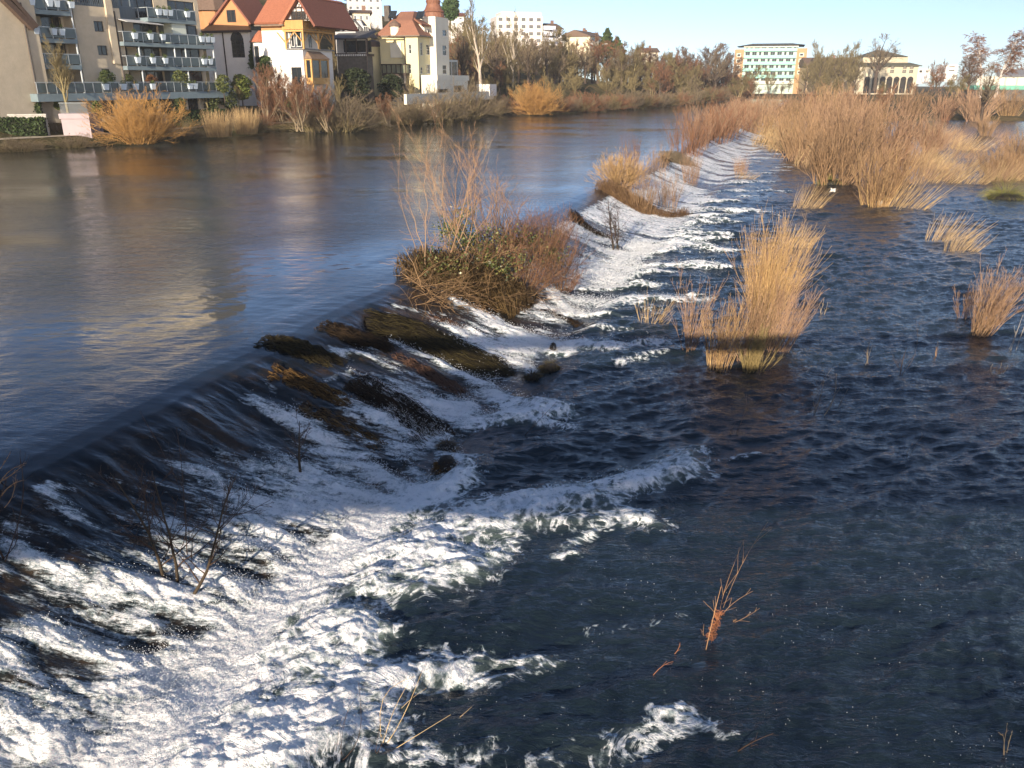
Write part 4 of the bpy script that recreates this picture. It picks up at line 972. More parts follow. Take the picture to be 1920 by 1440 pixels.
def far_buildings():
    M_W = mat("white_render_far", (.66, .62, .57), .8, .05, .3)
    # white block of flats on the hill
    rt, fr, W, H = simple_house(932, 1016, 96, 30, 285, "apartment_block", "white flat roofed apartment block high on the wooded hillside", "apartment block", M_W, (1, .2), 12, rows=5, cols=6, wm=M_TIMBER)
    q = MB(); q.box(W * .1, W * .98, .8, 10, H + .01, H + 1.3); q.build("roof_storey", M_W, rt)
    q = MB(); q.box(W + .02, W + 2.8, 1.0, 10, -4, H * .75); q.build("annexe", M_W, rt)
    for k in range(4):
        z = H * (.12 + .17 * k); q = MB(); q.box(W + .3, W + 4.2, -.6, .98, z, z + 1.1); q.build("balcony", mat("shaded_white_panel", (.55, .58, .66), .7), rt)  # white balconies, with their bluish shade put into the colour
    simple_house(1034, 1052, 100, 54, 290, "gabled_house", "brick and white house with brown gabled roof beside the white block", "house", mat("lilac_white_render", (.62, .6, .64), .8), (.9, .5), 9, M_BRROOF, 42, rows=2, cols=2)
    rt, fr, W, H = simple_house(1066, 1122, 100, 86, 300, "terraced_house", "long low house with a wide brown roof on the skyline", "house", mat("dull_brown_render", (.3, .22, .17), .85), (1, .1), 12, M_BRROOF, 59, rows=1, cols=6)
    simple_house(1104, 1130, 92, 68, 292, "dormer_house", "cream gabled house overlapping the long brown roof", "house", mat("cream_render_far", (.66, .58, .42), .8), (.5, 1), 11, M_BRROOF, 55, rows=2, cols=2)
    simple_house(1200, 1232, 110, 98, 340, "small_house", "small yellow house half hidden by treetops right of the hill", "house", mat("cream_render_far", (.66, .58, .42)), (1, .1), 9, M_BRROOF, 89, rows=1, cols=2)
    simple_house(660, 722, 22, -6, 225, "hill_house", "large grey hillside house above the dark half timbered one", "house", mat("grey_render_far", (.46, .45, .45), .8), (1, .2), 10, M_BRROOF, -22, rows=2, cols=5)
    simple_house(668, 700, 44, 24, 200, "hill_bungalow", "small cream house among shrubs below the grey hillside house", "house", mat("cream_render_far", (.66, .58, .42)), (1, .2), 8, M_BRROOF, 16, rows=1, cols=3)
    simple_house(60, 330, -60, -250, 150, "hillside_block", "tall cream block on the slope above the apartments, seen only mirrored in the water", "apartment block", mat("warm_cream_render", (.72, .62, .44), .8), (1, -.25), 12, rows=4, cols=7)
    simple_house(848, 872, 50, 30, 235, "hill_cottage", "small white house with reddish roof right of the copper dome", "house", M_W, (1, .2), 8, M_DRED, 22, rows=2, cols=2)
    simple_house(1718, 1742, 140, 129, 420, "white_shed", "small white flat building right of the cream hall", "building", M_W, (1, 0), 9, rows=1, cols=2)
    simple_house(1770, 1792, 136, 122, 430, "white_office", "small white box building with brown side on the right skyline", "building", M_W, (1, 0), 9, rows=2, cols=1)
    # green glazed office block
    fr = Frame(1376, 370, (1, -.3), 0); Y = 370; z0 = z_at(Y, 168); rt = empty("office_building", (fr.o[0], fr.o[1], z0), fr.rz)
    tag(rt, "turquoise and cream office block with brick ends, far beyond the weir", "office building")
    fr.z0 = z0; Fv = fr.F
    M_BRK = mat("orange_brick_far", (.42, .26, .14), .85, .1, .5); M_TQ = mat("turquoise_panel", (.15, .42, .35), .4, .08, .5, spec=.5); M_CRM = mat("cream_band", (.60, .59, .50), .7, .05, .5)
    X = lambda u: Fv(u, 120)[0]; Z = lambda v: Fv(1440, v)[1]
    q = MB(); q.box(X(1376), X(1393), 0, 16, -4, Z(92)); q.build("brick_end", M_BRK, rt); q = MB(); q.box(X(1492), X(1511), 0, 16, -4, Z(91)); q.build("brick_end", M_BRK, rt)
    for u in (1384, 1501):
        for v in (103, 114, 125, 136): window(rt, fr, 'y', -.1, X(u) - .9, X(u) + .9, Z(v) - .7, Z(v) + .7, frame=M_CRM, mull=0, rec=.05, w=.3)
    q = MB(); q.box(X(1393) + .01, X(1492) - .01, .4, 15.9, -4, Z(87)); q.build("core_wall", mat("pale_green_glazing", (.42, .52, .44), .5, .15, .5), rt)
    vs = [96, 109, 121, 133, 146, 157]
    for k, v in enumerate(vs):
        q = MB(); q.box(X(1393) + .02, X(1492) - .02, -.5, .39, Z(v) - .1, Z(v) + 1.15); q.build("parapet_panel", M_TQ if k != 5 else M_CRM, rt)
        n = 22; q = MB()
        for i in range(n):
            x = X(1396) + (X(1490) - X(1396)) * i / n
            if (i * 7 + k * 5) % 11 < 7: q = MB(); q.box(x, x + .85, .32, .395, Z(v) + 1.15, Z(v) + 2.5); q.build("window", M_GLASS, rt)
    q = MB(); q.box(X(1392), X(1494), -.3, 16, Z(88.5), Z(86.5)); q.build("cornice", M_CRM, rt)
    q = MB(); a, b = X(1379), X(1506); q.poly([(a, -.8, Z(88) + .3), (b, -.8, Z(86) + .3), (b - 5, 8, Z(80)), (a + 6, 8, Z(80))]); q.poly([(b, 17, Z(86)), (a, 17, Z(86)), (a + 6, 8, Z(80)), (b - 5, 8, Z(80))]); q.poly([(a, 17, Z(86)), (a, -.8, Z(88) + .3), (a + 6, 8, Z(80))]); q.poly([(b, -.8, Z(86) + .3), (b, 17, Z(86)), (b - 5, 8, Z(80))])
    q.build("roof", mat("dark_olive_roof", (.10, .10, .075), .8, .1, 1), rt)
    # cream hall with pyramid roof
    fr = Frame(1602, 350, (1, -.12), 0); Y = 350; z0 = z_at(Y, 160); fr.z0 = z0; rt = empty("hall", (fr.o[0], fr.o[1], z0), fr.rz)
    tag(rt, "cream stone hall with arcade and dark pyramid roof behind bare trees", "hall")
    M_ST = mat("cream_stone", (.46, .41, .30), .85, .08, .5); M_OR = mat("dark_olive_roof", (.10, .10, .075))
    X = lambda u: fr.F(u, 130)[0]; Z = lambda v: fr.F(1660, v)[1]
    hs = [(X(u) - .7, X(u) + .7, Z(v) - .6, Z(v) + .6) for u in (1673, 1696, 1709) for v in (126, 134)]
    arc = [(X(u) - 1.1, X(u) + 1.1, -3, Z(149)) for u in (1629, 1644, 1658, 1671, 1684, 1697, 1710)]
    q = MB(); solid_wall(q, 0, X(1722), 0, 22, -4, Z(123), hs + arc, []); q.build("wall", M_ST, rt)
    for h in hs: window(rt, fr, 'y', 0, *h, mull=0, w=.15)
    for h in arc:
        q = MB(); cx = (h[0] + h[1]) / 2; q.slab([(cx + 1.1 * math.cos(t), -.05, h[3] + 1.1 * math.sin(t)) for t in np.linspace(0, math.pi, 10)], .1); q.box(h[0] + .02, h[1] - .02, .5, .7, -3, h[3]); q.build("arch", M_OPEN, rt)  # flat dark plates paint in the shade inside the open arcade
    q = MB(); q.slab([(-1, -1, Z(123)), (X(1722) + 1, -1, Z(123)), (X(1712), 5, Z(117)), (X(1612), 5, Z(117))], .3); q.build("skirt_roof", M_OR, rt)
    q = MB(); q.box(X(1622), X(1708), 5.01, 20, Z(123), Z(105)); q.build("upper_wall", M_ST, rt)
    a, b = X(1620), X(1706); q = MB(); c = ((a + b) / 2 - 1, 12, Z(91)); P = [(a, 4, Z(105.5)), (b, 4, Z(105.5)), (b, 21, Z(105.5)), (a, 21, Z(105.5))]
    for i in range(4): q.poly([P[i], P[(i + 1) % 4], c])
    q.poly(P[::-1]); q.build("roof", M_OR, rt)
    # wing with long roof left of the hall
    rt, fr, W, H = simple_house(1511, 1604, 160, 124, 352, "hall_wing", "long brown roofed wing between the office block and the hall", "building", mat("tan_stone", (.45, .33, .2), .85), (1, -.05), 14, M_BRROOF, 107, rows=2, cols=8)
    # long low building with turquoise deck on the right
    fr = Frame(1832, 300, (1, -.1), 0); z0 = z_at(300, 172); fr.z0 = z0; rt = empty("weir_building", (fr.o[0], fr.o[1], z0), fr.rz); tag(rt, "long low cream building with a turquoise band at the right edge", "building")
    X = lambda u: fr.F(u, 150)[0]; Z = lambda v: fr.F(1880, v)[1]
    q = MB(); q.box(0, X(2000), 0, 12, Z(160), Z(143)); q.build("wall", mat("cream_band", (.60, .59, .50)), rt)
    q = MB(); q.box(X(1828), X(2000), -.4, 11, Z(168), Z(160) - .02); q.build("turquoise_band", mat("turquoise_deck", (.13, .36, .27), .6, .2, 1), rt)
    q = MB(); q.box(X(1832), X(1990), -.1, 11, -3, Z(168) - .02); q.build("base_wall", mat("dark_stone", (.10, .09, .08)), rt)
    q = MB(); q.slab([(X(1868), -1, Z(142)), (X(2000), -1, Z(142)), (X(2000), 6, Z(130)), (X(1876), 6, Z(130))], .3); q.build("roof", mat("grey_roof_far", (.2, .2, .21), .7), rt)
    q = MB(); 
    for u in range(1840, 1990, 22): q.box(X(u), X(u) + .5, -.25, -.02, Z(160), Z(143))
    q.build("pier_strip", mat("warm_grey", (.5, .45, .36), .8), rt)

def bank_things():
    # pinkish concrete box with railing
    p = A.F(101, 230, -11); q2 = A.F(188, 230, -11)
    fr = Frame(101, 86, (1, .12), 0)
    x1 = fr.F(170, 240)[0]; zt = fr.F(130, 213)[1]; zb = fr.F(130, 249)[1]
    rt = empty("concrete_box", (fr.o[0], fr.o[1], 0), fr.rz); tag(rt, "pale pink concrete block by the path with a steel railing on top", "concrete block")
    M_PK = mat("pale_pink_concrete", (.36, .30, .31), .8, .08, .8)
    q = MB(); q.box(0, x1, 0, 3.5, zb - 1, zt - .5); q.build("body", M_PK, rt); q = MB(); q.box(-.12, x1 + .06, -.12, 3.6, zt - .5 + .002, zt); q.build("coping", M_PK, rt)
    q = MB()
    for i in range(26): x = .1 + (x1 - .2) * i / 25; q.bar((x, 0.1, zt), (x, .1, zt + 1.0), .018, 4)
    q.bar((0, .1, zt + 1.0), (x1, .1, zt + 1.0), .03, 6); q.build("railing", M_METAL, rt)
    # light wall left and steps
    a = at_y(-60, 215, 82); fr = Frame(-60, 84.5, (1, .22), 0); x1 = fr.F(86, 218)[0]; z1 = fr.F(20, 214)[1]
    rt = empty("garden_wall", (fr.o[0], fr.o[1], 0), fr.rz); tag(rt, "low pale garden wall between the two clipped hedges", "wall"); q = MB(); q.box(0, x1, 0, .4, 1.2, z1 - .15); q.build("body", mat("pale_stone", (.4, .38, .34), .85), rt); q = MB(); q.box(-.05, x1 + .05, -.08, .48, z1 - .148, z1); q.build("coping", mat("pale_stone", (.4, .38, .34)), rt)
    # neighbour balcony block at far left
    # wire fence above the right hedge
    fr = Frame(322, 105, A_DIR, 0); rt = empty("wire_fence", (fr.o[0], fr.o[1], 0), fr.rz); tag(rt, "pale wire mesh garden fence above the long hedge", "fence")
    x1 = fr.F(422, 200)[0]; zt = fr.F(370, 194)[1]; zb = fr.F(370, 208)[1]; q = MB(); n = 12
    for i in range(n + 1): x = x1 * i / n; q.bar((x, 0, zb - 1), (x, 0, zt), .035, 5)
    q.build("post", M_METAL, rt); q = MB(); q.bar((0, 0, zt), (x1, 0, zt), .025, 4); q.bar((0, 0, zb + .1), (x1, 0, zb + .1), .025, 4)
    for i in range(90): x = x1 * i / 90; q.bar((x, 0, zb), (x, 0, zt), .009, 3)
    q.build("mesh", M_METAL, rt)

def street_lamp(u, vb, vt, Y, label, double=True):
    x, y, _ = at_y(u, vb, Y); zb, zt = z_at(Y, vb), z_at(Y, vt)
    rt = empty("street_lamp", (x, y, zb)); tag(rt, label, "street lamp", "street lamps along the riverside road")
    m = mat("galvanised_steel", (.55, .52, .47), .5, .08, 2); h = zt - zb
    q = MB(); q.bar((0, 0, -2), (0, 0, h), .14, 8, .08); q.build("pole", m, rt)
    for s in ((-1, 1) if double else (1,)):
        q = MB(); q.bar((0, 0, h - .1), (s * 2.0, 0, h + .35), .06, 6); q.build("arm", m, rt)
        q = MB(); q.box(s * 1.7, s * 2.7, -.16, .16, h + .3, h + .48); q.build("lamp_head", mat("lamp_head_grey", (.6, .6, .58), .5), rt)
apartment(); villa_white(); house_dark(); villa_yellow(); far_buildings(); bank_things()
street_lamp(1056, 138, 78, 232, "double armed street lamp left of the brown roofs"); street_lamp(1120, 130, 85, 262, "double armed street lamp in front of the cream gabled house"); street_lamp(1145, 128, 94, 285, "single armed street lamp beside the dark evergreen", False)

# the bridge the photo was taken from
def bridge():
    rt = empty("bridge", (0, -2, 6.4)); tag(rt, "concrete bridge deck with railing beneath the viewpoint", "bridge")
    mc = mat("bridge_concrete", (.35, .34, .32), .85, .1, 1)
    q = MB(); q.box(-70, 90, -1.4, 1.6, -1.55, 0); q.build("deck", mc, rt)
    q = MB(); q.box(-70, 90, 1.5, 1.68, .45, .86)
    for i in range(64): x = -70 + i * 2.5; q.box(x, x + .09, 1.55, 1.63, 0, .45)
    q.build("railing", mat("bridge_steel", (.2, .22, .22), .5), rt)
    for x in (-52, 34, 66):
        q = MB(); q.box(x, x + 1.6, -1.2, 1.4, -8, -1.552); q.build("pier", mc, rt)
bridge()

# ------------------------------------------------------------------ vegetation
def tubes(P, R, sides=3):
    """P (N,K,3) centre lines, R (N,K) radii -> vertices, quads"""
    N, K, _ = P.shape
    T = np.gradient(P, axis=1); T /= np.linalg.norm(T, axis=2, keepdims=True) + 1e-9
    ref = np.where(np.abs(T[:, :1, 2:3]) > .8, np.array([1.0, .2, 0]), np.array([.1, .2, 1.0]))
    U = np.cross(T, np.broadcast_to(ref, T.shape)); U /= np.linalg.norm(U, axis=2, keepdims=True) + 1e-9
    W = np.cross(T, U)
    th = np.arange(sides) * 2 * math.pi / sides
    V = P[:, :, None, :] + R[:, :, None, None] * (U[:, :, None, :] * np.cos(th)[:, None] + W[:, :, None, :] * np.sin(th)[:, None])
    idx = np.arange(N * K * sides).reshape(N, K, sides)
    a = idx[:, :-1, :]; b = np.roll(a, -1, axis=2); d = idx[:, 1:, :]; c = np.roll(d, -1, axis=2)
    return V.reshape(-1, 3), np.stack([a, b, c, d], -1).reshape(-1, 4)
def sweep(start, d, length, K, rg, up=0.0, wob=.15, droop=0.0, drift=(0, 0, 0)):
    N = len(start); P = np.zeros((N, K, 3)); P[:, 0] = start; d = d / (np.linalg.norm(d, axis=1, keepdims=True) + 1e-9)
    step = (length / (K - 1))[:, None]
    for k in range(1, K):
        d = d + rg.normal(size=(N, 3)) * wob; d[:, 2] += up / K - droop * k / K / K; d = d + np.array(drift) / K
        d /= np.linalg.norm(d, axis=1, keepdims=True); P[:, k] = P[:, k - 1] + d * step
    return P
def children(P, R, n, rg, t0=.25, t1=.98, lf=.5, ang=(25, 50), K=4, up=.3, wob=.15, rr=.6, tip=.3, droop=0.0, taper_len=.6, minr=.004, lens=None):
    N, Kp, _ = P.shape
    par = np.repeat(np.arange(N), n); t = rg.uniform(t0, t1, len(par))
    x = t * (Kp - 1); i = np.minimum(x.astype(int), Kp - 2); f = (x - i)[:, None]
    p = P[par, i] * (1 - f) + P[par, i + 1] * f
    T = P[par, i + 1] - P[par, i]; T /= np.linalg.norm(T, axis=1, keepdims=True) + 1e-9
    q = rg.normal(size=T.shape); q -= (q * T).sum(1, keepdims=True) * T; q /= np.linalg.norm(q, axis=1, keepdims=True) + 1e-9
    a = np.radians(rg.uniform(*ang, len(par)))[:, None]
    d = T * np.cos(a) + q * np.sin(a)
    L = np.linalg.norm(np.diff(P, axis=1), axis=2).sum(1)[par]
    ln = L * lf * rg.uniform(.55, 1.15, len(par)) * (1 - taper_len * t)
    C = sweep(p, d, ln, K, rg, up, wob, droop)
    r0 = np.maximum((R[par, i] * (1 - f[:, 0]) + R[par, i + 1] * f[:, 0]) * rr, minr)
    CR = r0[:, None] * np.linspace(1, tip, K)[None]
    return C, np.maximum(CR, minr * .7)
def tube_mesh(name, sets, m, sides=3, rg=None, smooth=True, tp=1.0):
    V = []; Q = []; A = []; off = 0
    for P, R in sets:
        v, q = tubes(P, R, sides); V.append(v); Q.append(q + off); off += len(v); A.append(np.repeat(rg.random(len(P)) ** tp, P.shape[1] * sides))
    return np_mesh(name, np.concatenate(V), quads=np.concatenate(Q), mat=m, smooth=smooth, attrs={"tint": np.concatenate(A)})

def M_stem(name, c, t): return mat(name, c, .75, .2, 1.5, tint=t, spec=.2, obj_var=.10)
M_WILLOW = M_stem("orange_willow_bark", (.36, .225, .12), (.22, .145, .085))
M_ORANGE = M_stem("bright_orange_willow", (.50, .27, .075), (.40, .24, .10))
M_GOLD = M_stem("golden_willow_bark", (.56, .38, .17), (.36, .22, .11))
M_RUST = M_stem("rust_brown_twig", (.26, .125, .065), (.17, .09, .055))
M_BROWN = M_stem("grey_brown_twig", (.17, .125, .085), (.24, .19, .12))
M_OLIVE = M_stem("olive_brown_twig", (.23, .19, .09), (.15, .115, .06))
M_PINK = M_stem("reddish_willow_twig", (.30, .18, .115), (.40, .265, .16))
M_DKBR = M_stem("dark_purple_brown_twig", (.115, .075, .058), (.17, .12, .08))
M_BARK = mat("dark_bark", (.075, .055, .042), .9, .3, 3, bump=.4)
M_PALE = mat("pale_bark", (.40, .34, .27), .85, .25, 4, bump=.3)
M_BIRCH = mat("birch_bark", (.55, .50, .45), .8, .35, 6, stretch=(1, 1, .4))
M_STRAW = M_stem("straw_stem", (.58, .42, .22), (.38, .25, .12))
M_DEBRIS = M_stem("dark_reed_mat", (.085, .055, .028), (.19, .13, .06))

def willow(rname, label, cat, group=None, n=120, h=4.0, spread=.35, base=.35, tw=5, mats=(M_WILLOW, M_WILLOW), r=.02, seed=1, lean=(0, 0), sub=0, wob=.05, minr=.006, up=.5, K=7, hv=.6):
    """many stems rising from one stool, with fine twigs"""
    rg = np.random.default_rng(seed); rt = empty(rname); tag(rt, label, cat, group)
    a = rg.uniform(0, 2 * math.pi, n); q = np.sqrt(rg.random(n))
    st = np.stack([np.cos(a) * q * base, np.sin(a) * q * base, rg.uniform(-.25, .0, n)], 1)
    tl = spread * q * rg.uniform(.5, 1.3, n)
    d = np.stack([np.cos(a) * tl + lean[0], np.sin(a) * tl + lean[1], np.ones(n)], 1) + rg.normal(size=(n, 3)) * .09
    ln = h * (1 - hv * rg.random(n) ** 1.3) * (1 - .18 * q)
    P = sweep(st, d, ln, K, rg, up * .4, wob * 1.5)
    R = (r * rg.uniform(.5, 1.15, n))[:, None] * np.linspace(1, .3, K)[None]
    link("stems", tube_mesh("stems", [(P, R)], mats[0], 4 if r > .03 else 3, rg), rt)
    C1 = children(P, R, tw, rg, .15, .95, .50, (8, 26), 5, up, wob * 1.5, .55, .35, minr=minr)
    S = [C1]
    if sub: S.append(children(*C1, sub, rg, .2, .95, .5, (15, 40), 3, up * .7, wob * 2, .6, .4, minr=minr * .8))
    link("twigs", tube_mesh("twigs", S, mats[1], 3, rg), rt)
    return rt

def tree(rname, label, cat, group=None, h=12, tr=.28, trunk_h=.3, n1=14, n2=12, n3=7, ang1=(25, 60), ang2=(25, 55), lf1=.62, lf2=.5, lf3=.5, up1=.9, up2=.4, droop=0, mats=(M_BARK, M_BROWN), seed=1, trunks=1, minr=.018, t3=True, lean=(0, 0), wob=.06, top=.97, splay=.16):
    rg = np.random.default_rng(seed); rt = empty(rname); tag(rt, label, cat, group)
    st = np.zeros((trunks, 3)); st[:, 2] = -.5
    if trunks > 1: st[:, :2] = rg.normal(size=(trunks, 2)) * .35
    d = np.stack([rg.normal(size=trunks) * (splay if trunks > 1 else .04) + lean[0], rg.normal(size=trunks) * (splay if trunks > 1 else .04) + lean[1], np.ones(trunks)], 1)
    P = sweep(st, d, h * rg.uniform(.85, 1.0, trunks), 9, rg, .25, wob)
    R = np.full((trunks, 9), tr) * np.array([1.25, 1, .9, .8, .68, .55, .42, .28, .12])[None] / (trunks ** .4)
    L1 = children(P, R, n1, rg, trunk_h, top, lf1, ang1, 6, up1, .09, .5, .25, droop, .62, minr=minr * 1.3)
    link("trunk", tube_mesh("trunk", [(P, R), L1], mats[0], 6, rg), rt)
    L2 = children(*L1, n2, rg, .2, .98, lf2, ang2, 4, up2, .12, .55, .3, droop, .5, minr=minr)
    S = [L2]
    if t3: S.append(children(*L2, n3, rg, .15, .98, lf3, (20, 55), 3, up2, .15, .6, .5, droop, .4, minr=minr * .8))
    link("crown", tube_mesh("crown", S, mats[1], 3, rg), rt)
    return rt
def put(o, x, y, z, s=1.0, rz=0.0, sz=None, label=None, group=None):
    o.location = (x, y, z); o.scale = (s, s, sz if sz else s); o.rotation_euler = (0, 0, rz)
    if label: o["label"] = label
    if group: o["group"] = group
    return o
class Kind:
    """first placing uses the built thing itself, the next ones copy it with its parts"""
    def __init__(s, o, h): s.o = o; s.h = h; s.used = False
    def place(s, u, vb, vt, Y=None, z=None, label=None, group=None, wid=1.0, rz=None, sink=0.0):
        if Y is None:
            p = at(u, vb, 0.0 if z is None else z) if z is not None else hit(u, vb)
        else: p = at_y(u, vb, Y)
        zt = z_at(p[1], vt); H = max(.3, zt - p[2])
        t = s.o if not s.used else copy_tree(s.o); s.used = True
        rz = random.uniform(0, 6.28) if rz is None else rz
        k = H / s.h
        put(t, p[0], p[1], p[2] - sink, k * wid, rz, k, label, group)
        return t
random.seed(4)

# --- left bank shrubs and trees, one by one
K1 = Kind(willow("willow_bush", "big glowing orange willow bush at the water's edge before the apartments", "bush", None, 200, 6, 1.15, 1.3, 10, (M_ORANGE, M_ORANGE), .03, 11, sub=5, wob=.15, minr=.011, up=.55, hv=.55), 5.4)
K1.place(262, 266, 160, z=UP + .4, wid=1.15)
K1.place(1005, 213, 146, z=UP + .4, wid=1.0, label="round orange willow bush alone on the far left bank below the road")
K2 = Kind(tree("bare_tree", "small rounded bare garden tree before the apartment balconies", "tree", None, 8, .16, .22, 26, 14, 8, (20, 45), (15, 40), .62, .5, .5, 1.1, .7, mats=(M_OLIVE, M_OLIVE), seed=21, minr=.012), 7.6)
K2.place(130, 214, 88, Y=87.5, wid=1.15)
K2.place(412, 206, 145, Y=109, label="small pale bare garden tree near the right end of the apartment terrace", wid=.8)
K3 = Kind(tree("multi_stem_tree", "tall bare multi stemmed shrub in front of the white villa, right clump", "shrub", None, 7, .14, .15, 12, 10, 7, (15, 35), (15, 40), .55, .5, .5, .8, .5, mats=(M_BROWN, M_RUST), seed=31, trunks=7, minr=.013, splay=.3), 6.6)
K3.place(560, 240, 150, z=UP + .8, wid=1.3)
K3.place(500, 238, 128, Y=112, label="bare reddish brown shrub in front of the arched window wing", wid=1.1)
K3.place(530, 236, 132, Y=114, label="bare brown shrub between the turret and the villa's garden door", wid=1.1)
K3.place(730, 234, 178, z=UP + .6, label="small rust red tree leaning over the bank below the yellow villa", wid=1.2)
K4 = Kind(willow("bank_shrub", "wide grey olive shrub hanging over the water below the half timbered house", "shrub", None, 120, 4.5, 1.0, 1.2, 7, (M_OLIVE, M_BROWN), .03, 41, sub=4, wob=.16, minr=.011, hv=.6), 3.6)
K4.place(640, 243, 158, z=UP + .3, wid=1.25)
K4.place(595, 244, 185, z=UP + .3, label="low brown shrub at the waterline below the villa's bay window", wid=1.2)
K4.place(685, 238, 190, z=UP + .3, label="low tangled shrub right of the grey olive one", wid=1.3)
K4.place(800, 229, 160, z=UP + .3, label="yellow brown shrub below the yellow villa's river wall, left half", wid=1.5)
K4.place(868, 222, 148, z=UP + .3, label="yellow brown shrub below the terrace arch, right half", wid=1.2)
K4.place(930, 214, 182, z=UP + .3, label="small tan shrub below the white gate pillar", wid=1.2)
K4.place(765, 231, 176, z=UP + .3, label="brown shrub left of the two yellow brown ones under the river wall", wid=1.3)
K3.place(612, 241, 165, z=UP + .6, label="slender bare shrub in front of the villa's bay window bracket", wid=1.3)
K3.place(583, 241, 150, Y=113, label="tall bare shrub close to the villa's sunlit corner", wid=1.2)
K4.place(470, 247, 212, z=UP + .3, label="low brown brush between the two straw reed clumps", wid=1.6)
K4.place(40, 284, 256, z=UP, label="dark trailing brush on the bank at the left edge", wid=2.4)
K4.place(140, 277, 252, z=UP, label="dark trailing brush on the bank below the pink concrete block", wid=2.2)
K4.place(345, 262, 236, z=UP, label="low purple brown brush right of the big orange willow", wid=2.2)
K4.place(740, 234, 205, z=UP, label="dark low brush around the foot of the small rust red tree", wid=1.7)
K4.place(104, 251, 223, Y=88, label="small rounded reddish shrub beside the pink concrete block", wid=.8)
def reeds(name, label, n=160, h=1.8, base=.9, seed=3, m=M_STRAW, r=.013, lean=(.1, 0), spread=.3, K=5, wob=.05, group=None, cat="reeds"):
    rg = np.random.default_rng(seed); a = rg.uniform(0, 6.283, n); q = np.sqrt(rg.random(n))
    st = np.stack([np.cos(a) * q * base, np.sin(a) * q * base, np.full(n, -.15)], 1)
    d = np.stack([np.cos(a) * q * spread + lean[0] + rg.normal(size=n) * .08, np.sin(a) * q * spread + lean[1] + rg.normal(size=n) * .08, np.ones(n)], 1)
    P = sweep(st, d, h * rg.uniform(.5, 1.05, n), K, rg, 0, wob); R = (r * rg.uniform(.6, 1.2, n))[:, None] * np.linspace(1, .35, K)[None]
    o = link(name, tube_mesh(name, [(P, R)], m, 3, rg)); tag(o, label, cat, group); return o
KR = Kind(reeds("reed_clump", "straw coloured reed clump on the bank, left of the garden steps", 420, 2.4, 1.4, 5, r=.022), 2.1)
KR.place(410, 253, 207, z=UP + .4, wid=.8); KR.place(462, 248, 203, z=UP + .4, label="straw coloured reed clump on the bank, right of the garden steps", wid=.7)
# hedges, evergreens
def hedge(label, u0, u1, vb, vt, Y, seed, heading=(1, .2), dep=1.5):
    fr = Frame(u0, Y, heading, 0); x1 = fr.F(u1, vb)[0]; zb = fr.F((u0 + u1) / 2, vb)[1]; zt = fr.F((u0 + u1) / 2, vt)[1]
    rt = empty("hedge", (fr.o[0], fr.o[1], zb), fr.rz); tag(rt, label, "hedge")
    rg = np.random.default_rng(seed); n = int(x1 * (zt - zb) * 160) + 900
    p = rg.random((n, 3)); f = rg.integers(0, 3, n); p[f == 0, 1] = rg.random((f == 0).sum()) * .12; p[f == 1, 2] = 1 - rg.random((f == 1).sum()) * .1
    p = p * np.array([x1, dep, zt - zb]); p += rg.normal(size=p.shape) * .05
    u = rg.normal(size=(n, 3)); u /= np.linalg.norm(u, axis=1)[:, None]; w = np.cross(u, rg.normal(size=(n, 3))); w /= np.linalg.norm(w, axis=1)[:, None]; s = .13 * rg.uniform(.6, 1.3, (n, 1))
    V = np.stack([p - u * s, p - w * s * .7, p + u * s, p + w * s * .7], 1).reshape(-1, 3)
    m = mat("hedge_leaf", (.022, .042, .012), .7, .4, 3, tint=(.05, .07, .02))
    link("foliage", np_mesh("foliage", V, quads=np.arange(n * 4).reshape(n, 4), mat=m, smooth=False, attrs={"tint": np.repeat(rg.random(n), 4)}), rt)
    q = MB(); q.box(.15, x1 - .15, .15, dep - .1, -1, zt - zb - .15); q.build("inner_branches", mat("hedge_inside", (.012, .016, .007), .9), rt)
hedge("clipped dark green hedge in the upper row at the left edge", -60, 78, 214, 194, 86.5, 3)
hedge("clipped dark green hedge beside the path at the left edge", -60, 86, 255, 222, 83.5, 4)
hedge("long clipped dark hedge between the orange willow and the reeds", 318, 428, 238, 207, 101, 5, A_DIR)
def evergreen(name, label, u, vb, vt, Y, n=2500, wf=.3, col=(.03, .055, .015), tint=(.07, .10, .025), cone=True, seed=1, size=.22, cat="tree"):
    x, y, z = at_y(u, vb, Y); H = z_at(Y, vt) - z; rg = np.random.default_rng(seed)
    rt = empty(name, (x, y, z)); tag(rt, label, cat)
    t = rg.random(n) ** .8; a = rg.uniform(0, 6.283, n)
    prof = (1 - t) ** .8 * (1 + .25 * np.sin(t * 40 + a * 2)) if cone else np.sqrt(np.clip(1 - (2 * t - 1) ** 2, 0, 1)) * (.85 + .25 * np.sin(a * 3 + t * 9))
    rr = wf * H * prof * rg.random(n) ** .35
    p = np.stack([rr * np.cos(a), rr * np.sin(a), H * (.06 + .94 * t)], 1)
    u_ = rg.normal(size=(n, 3)); u_[:, 2] *= .5; u_ /= np.linalg.norm(u_, axis=1)[:, None]; w = np.cross(u_, rg.normal(size=(n, 3))); w /= np.linalg.norm(w, axis=1)[:, None]; s = size * rg.uniform(.5, 1.4, (n, 1))
    V = np.stack([p - u_ * s, p - w * s * .5, p + u_ * s, p + w * s * .5], 1).reshape(-1, 3)
    m = mat("evergreen_%d" % int(col[1] * 1000), col, .75, .4, 2, tint=tint)
    link("foliage", np_mesh("foliage", V, quads=np.arange(n * 4).reshape(n, 4), mat=m, smooth=False, attrs={"tint": np.repeat(rg.random(n), 4)}), rt)
    q = MB(); q.bar((0, 0, -1), (0, 0, H * .9), H * .03, 6, H * .006); q.build("trunk", M_BARK, rt)
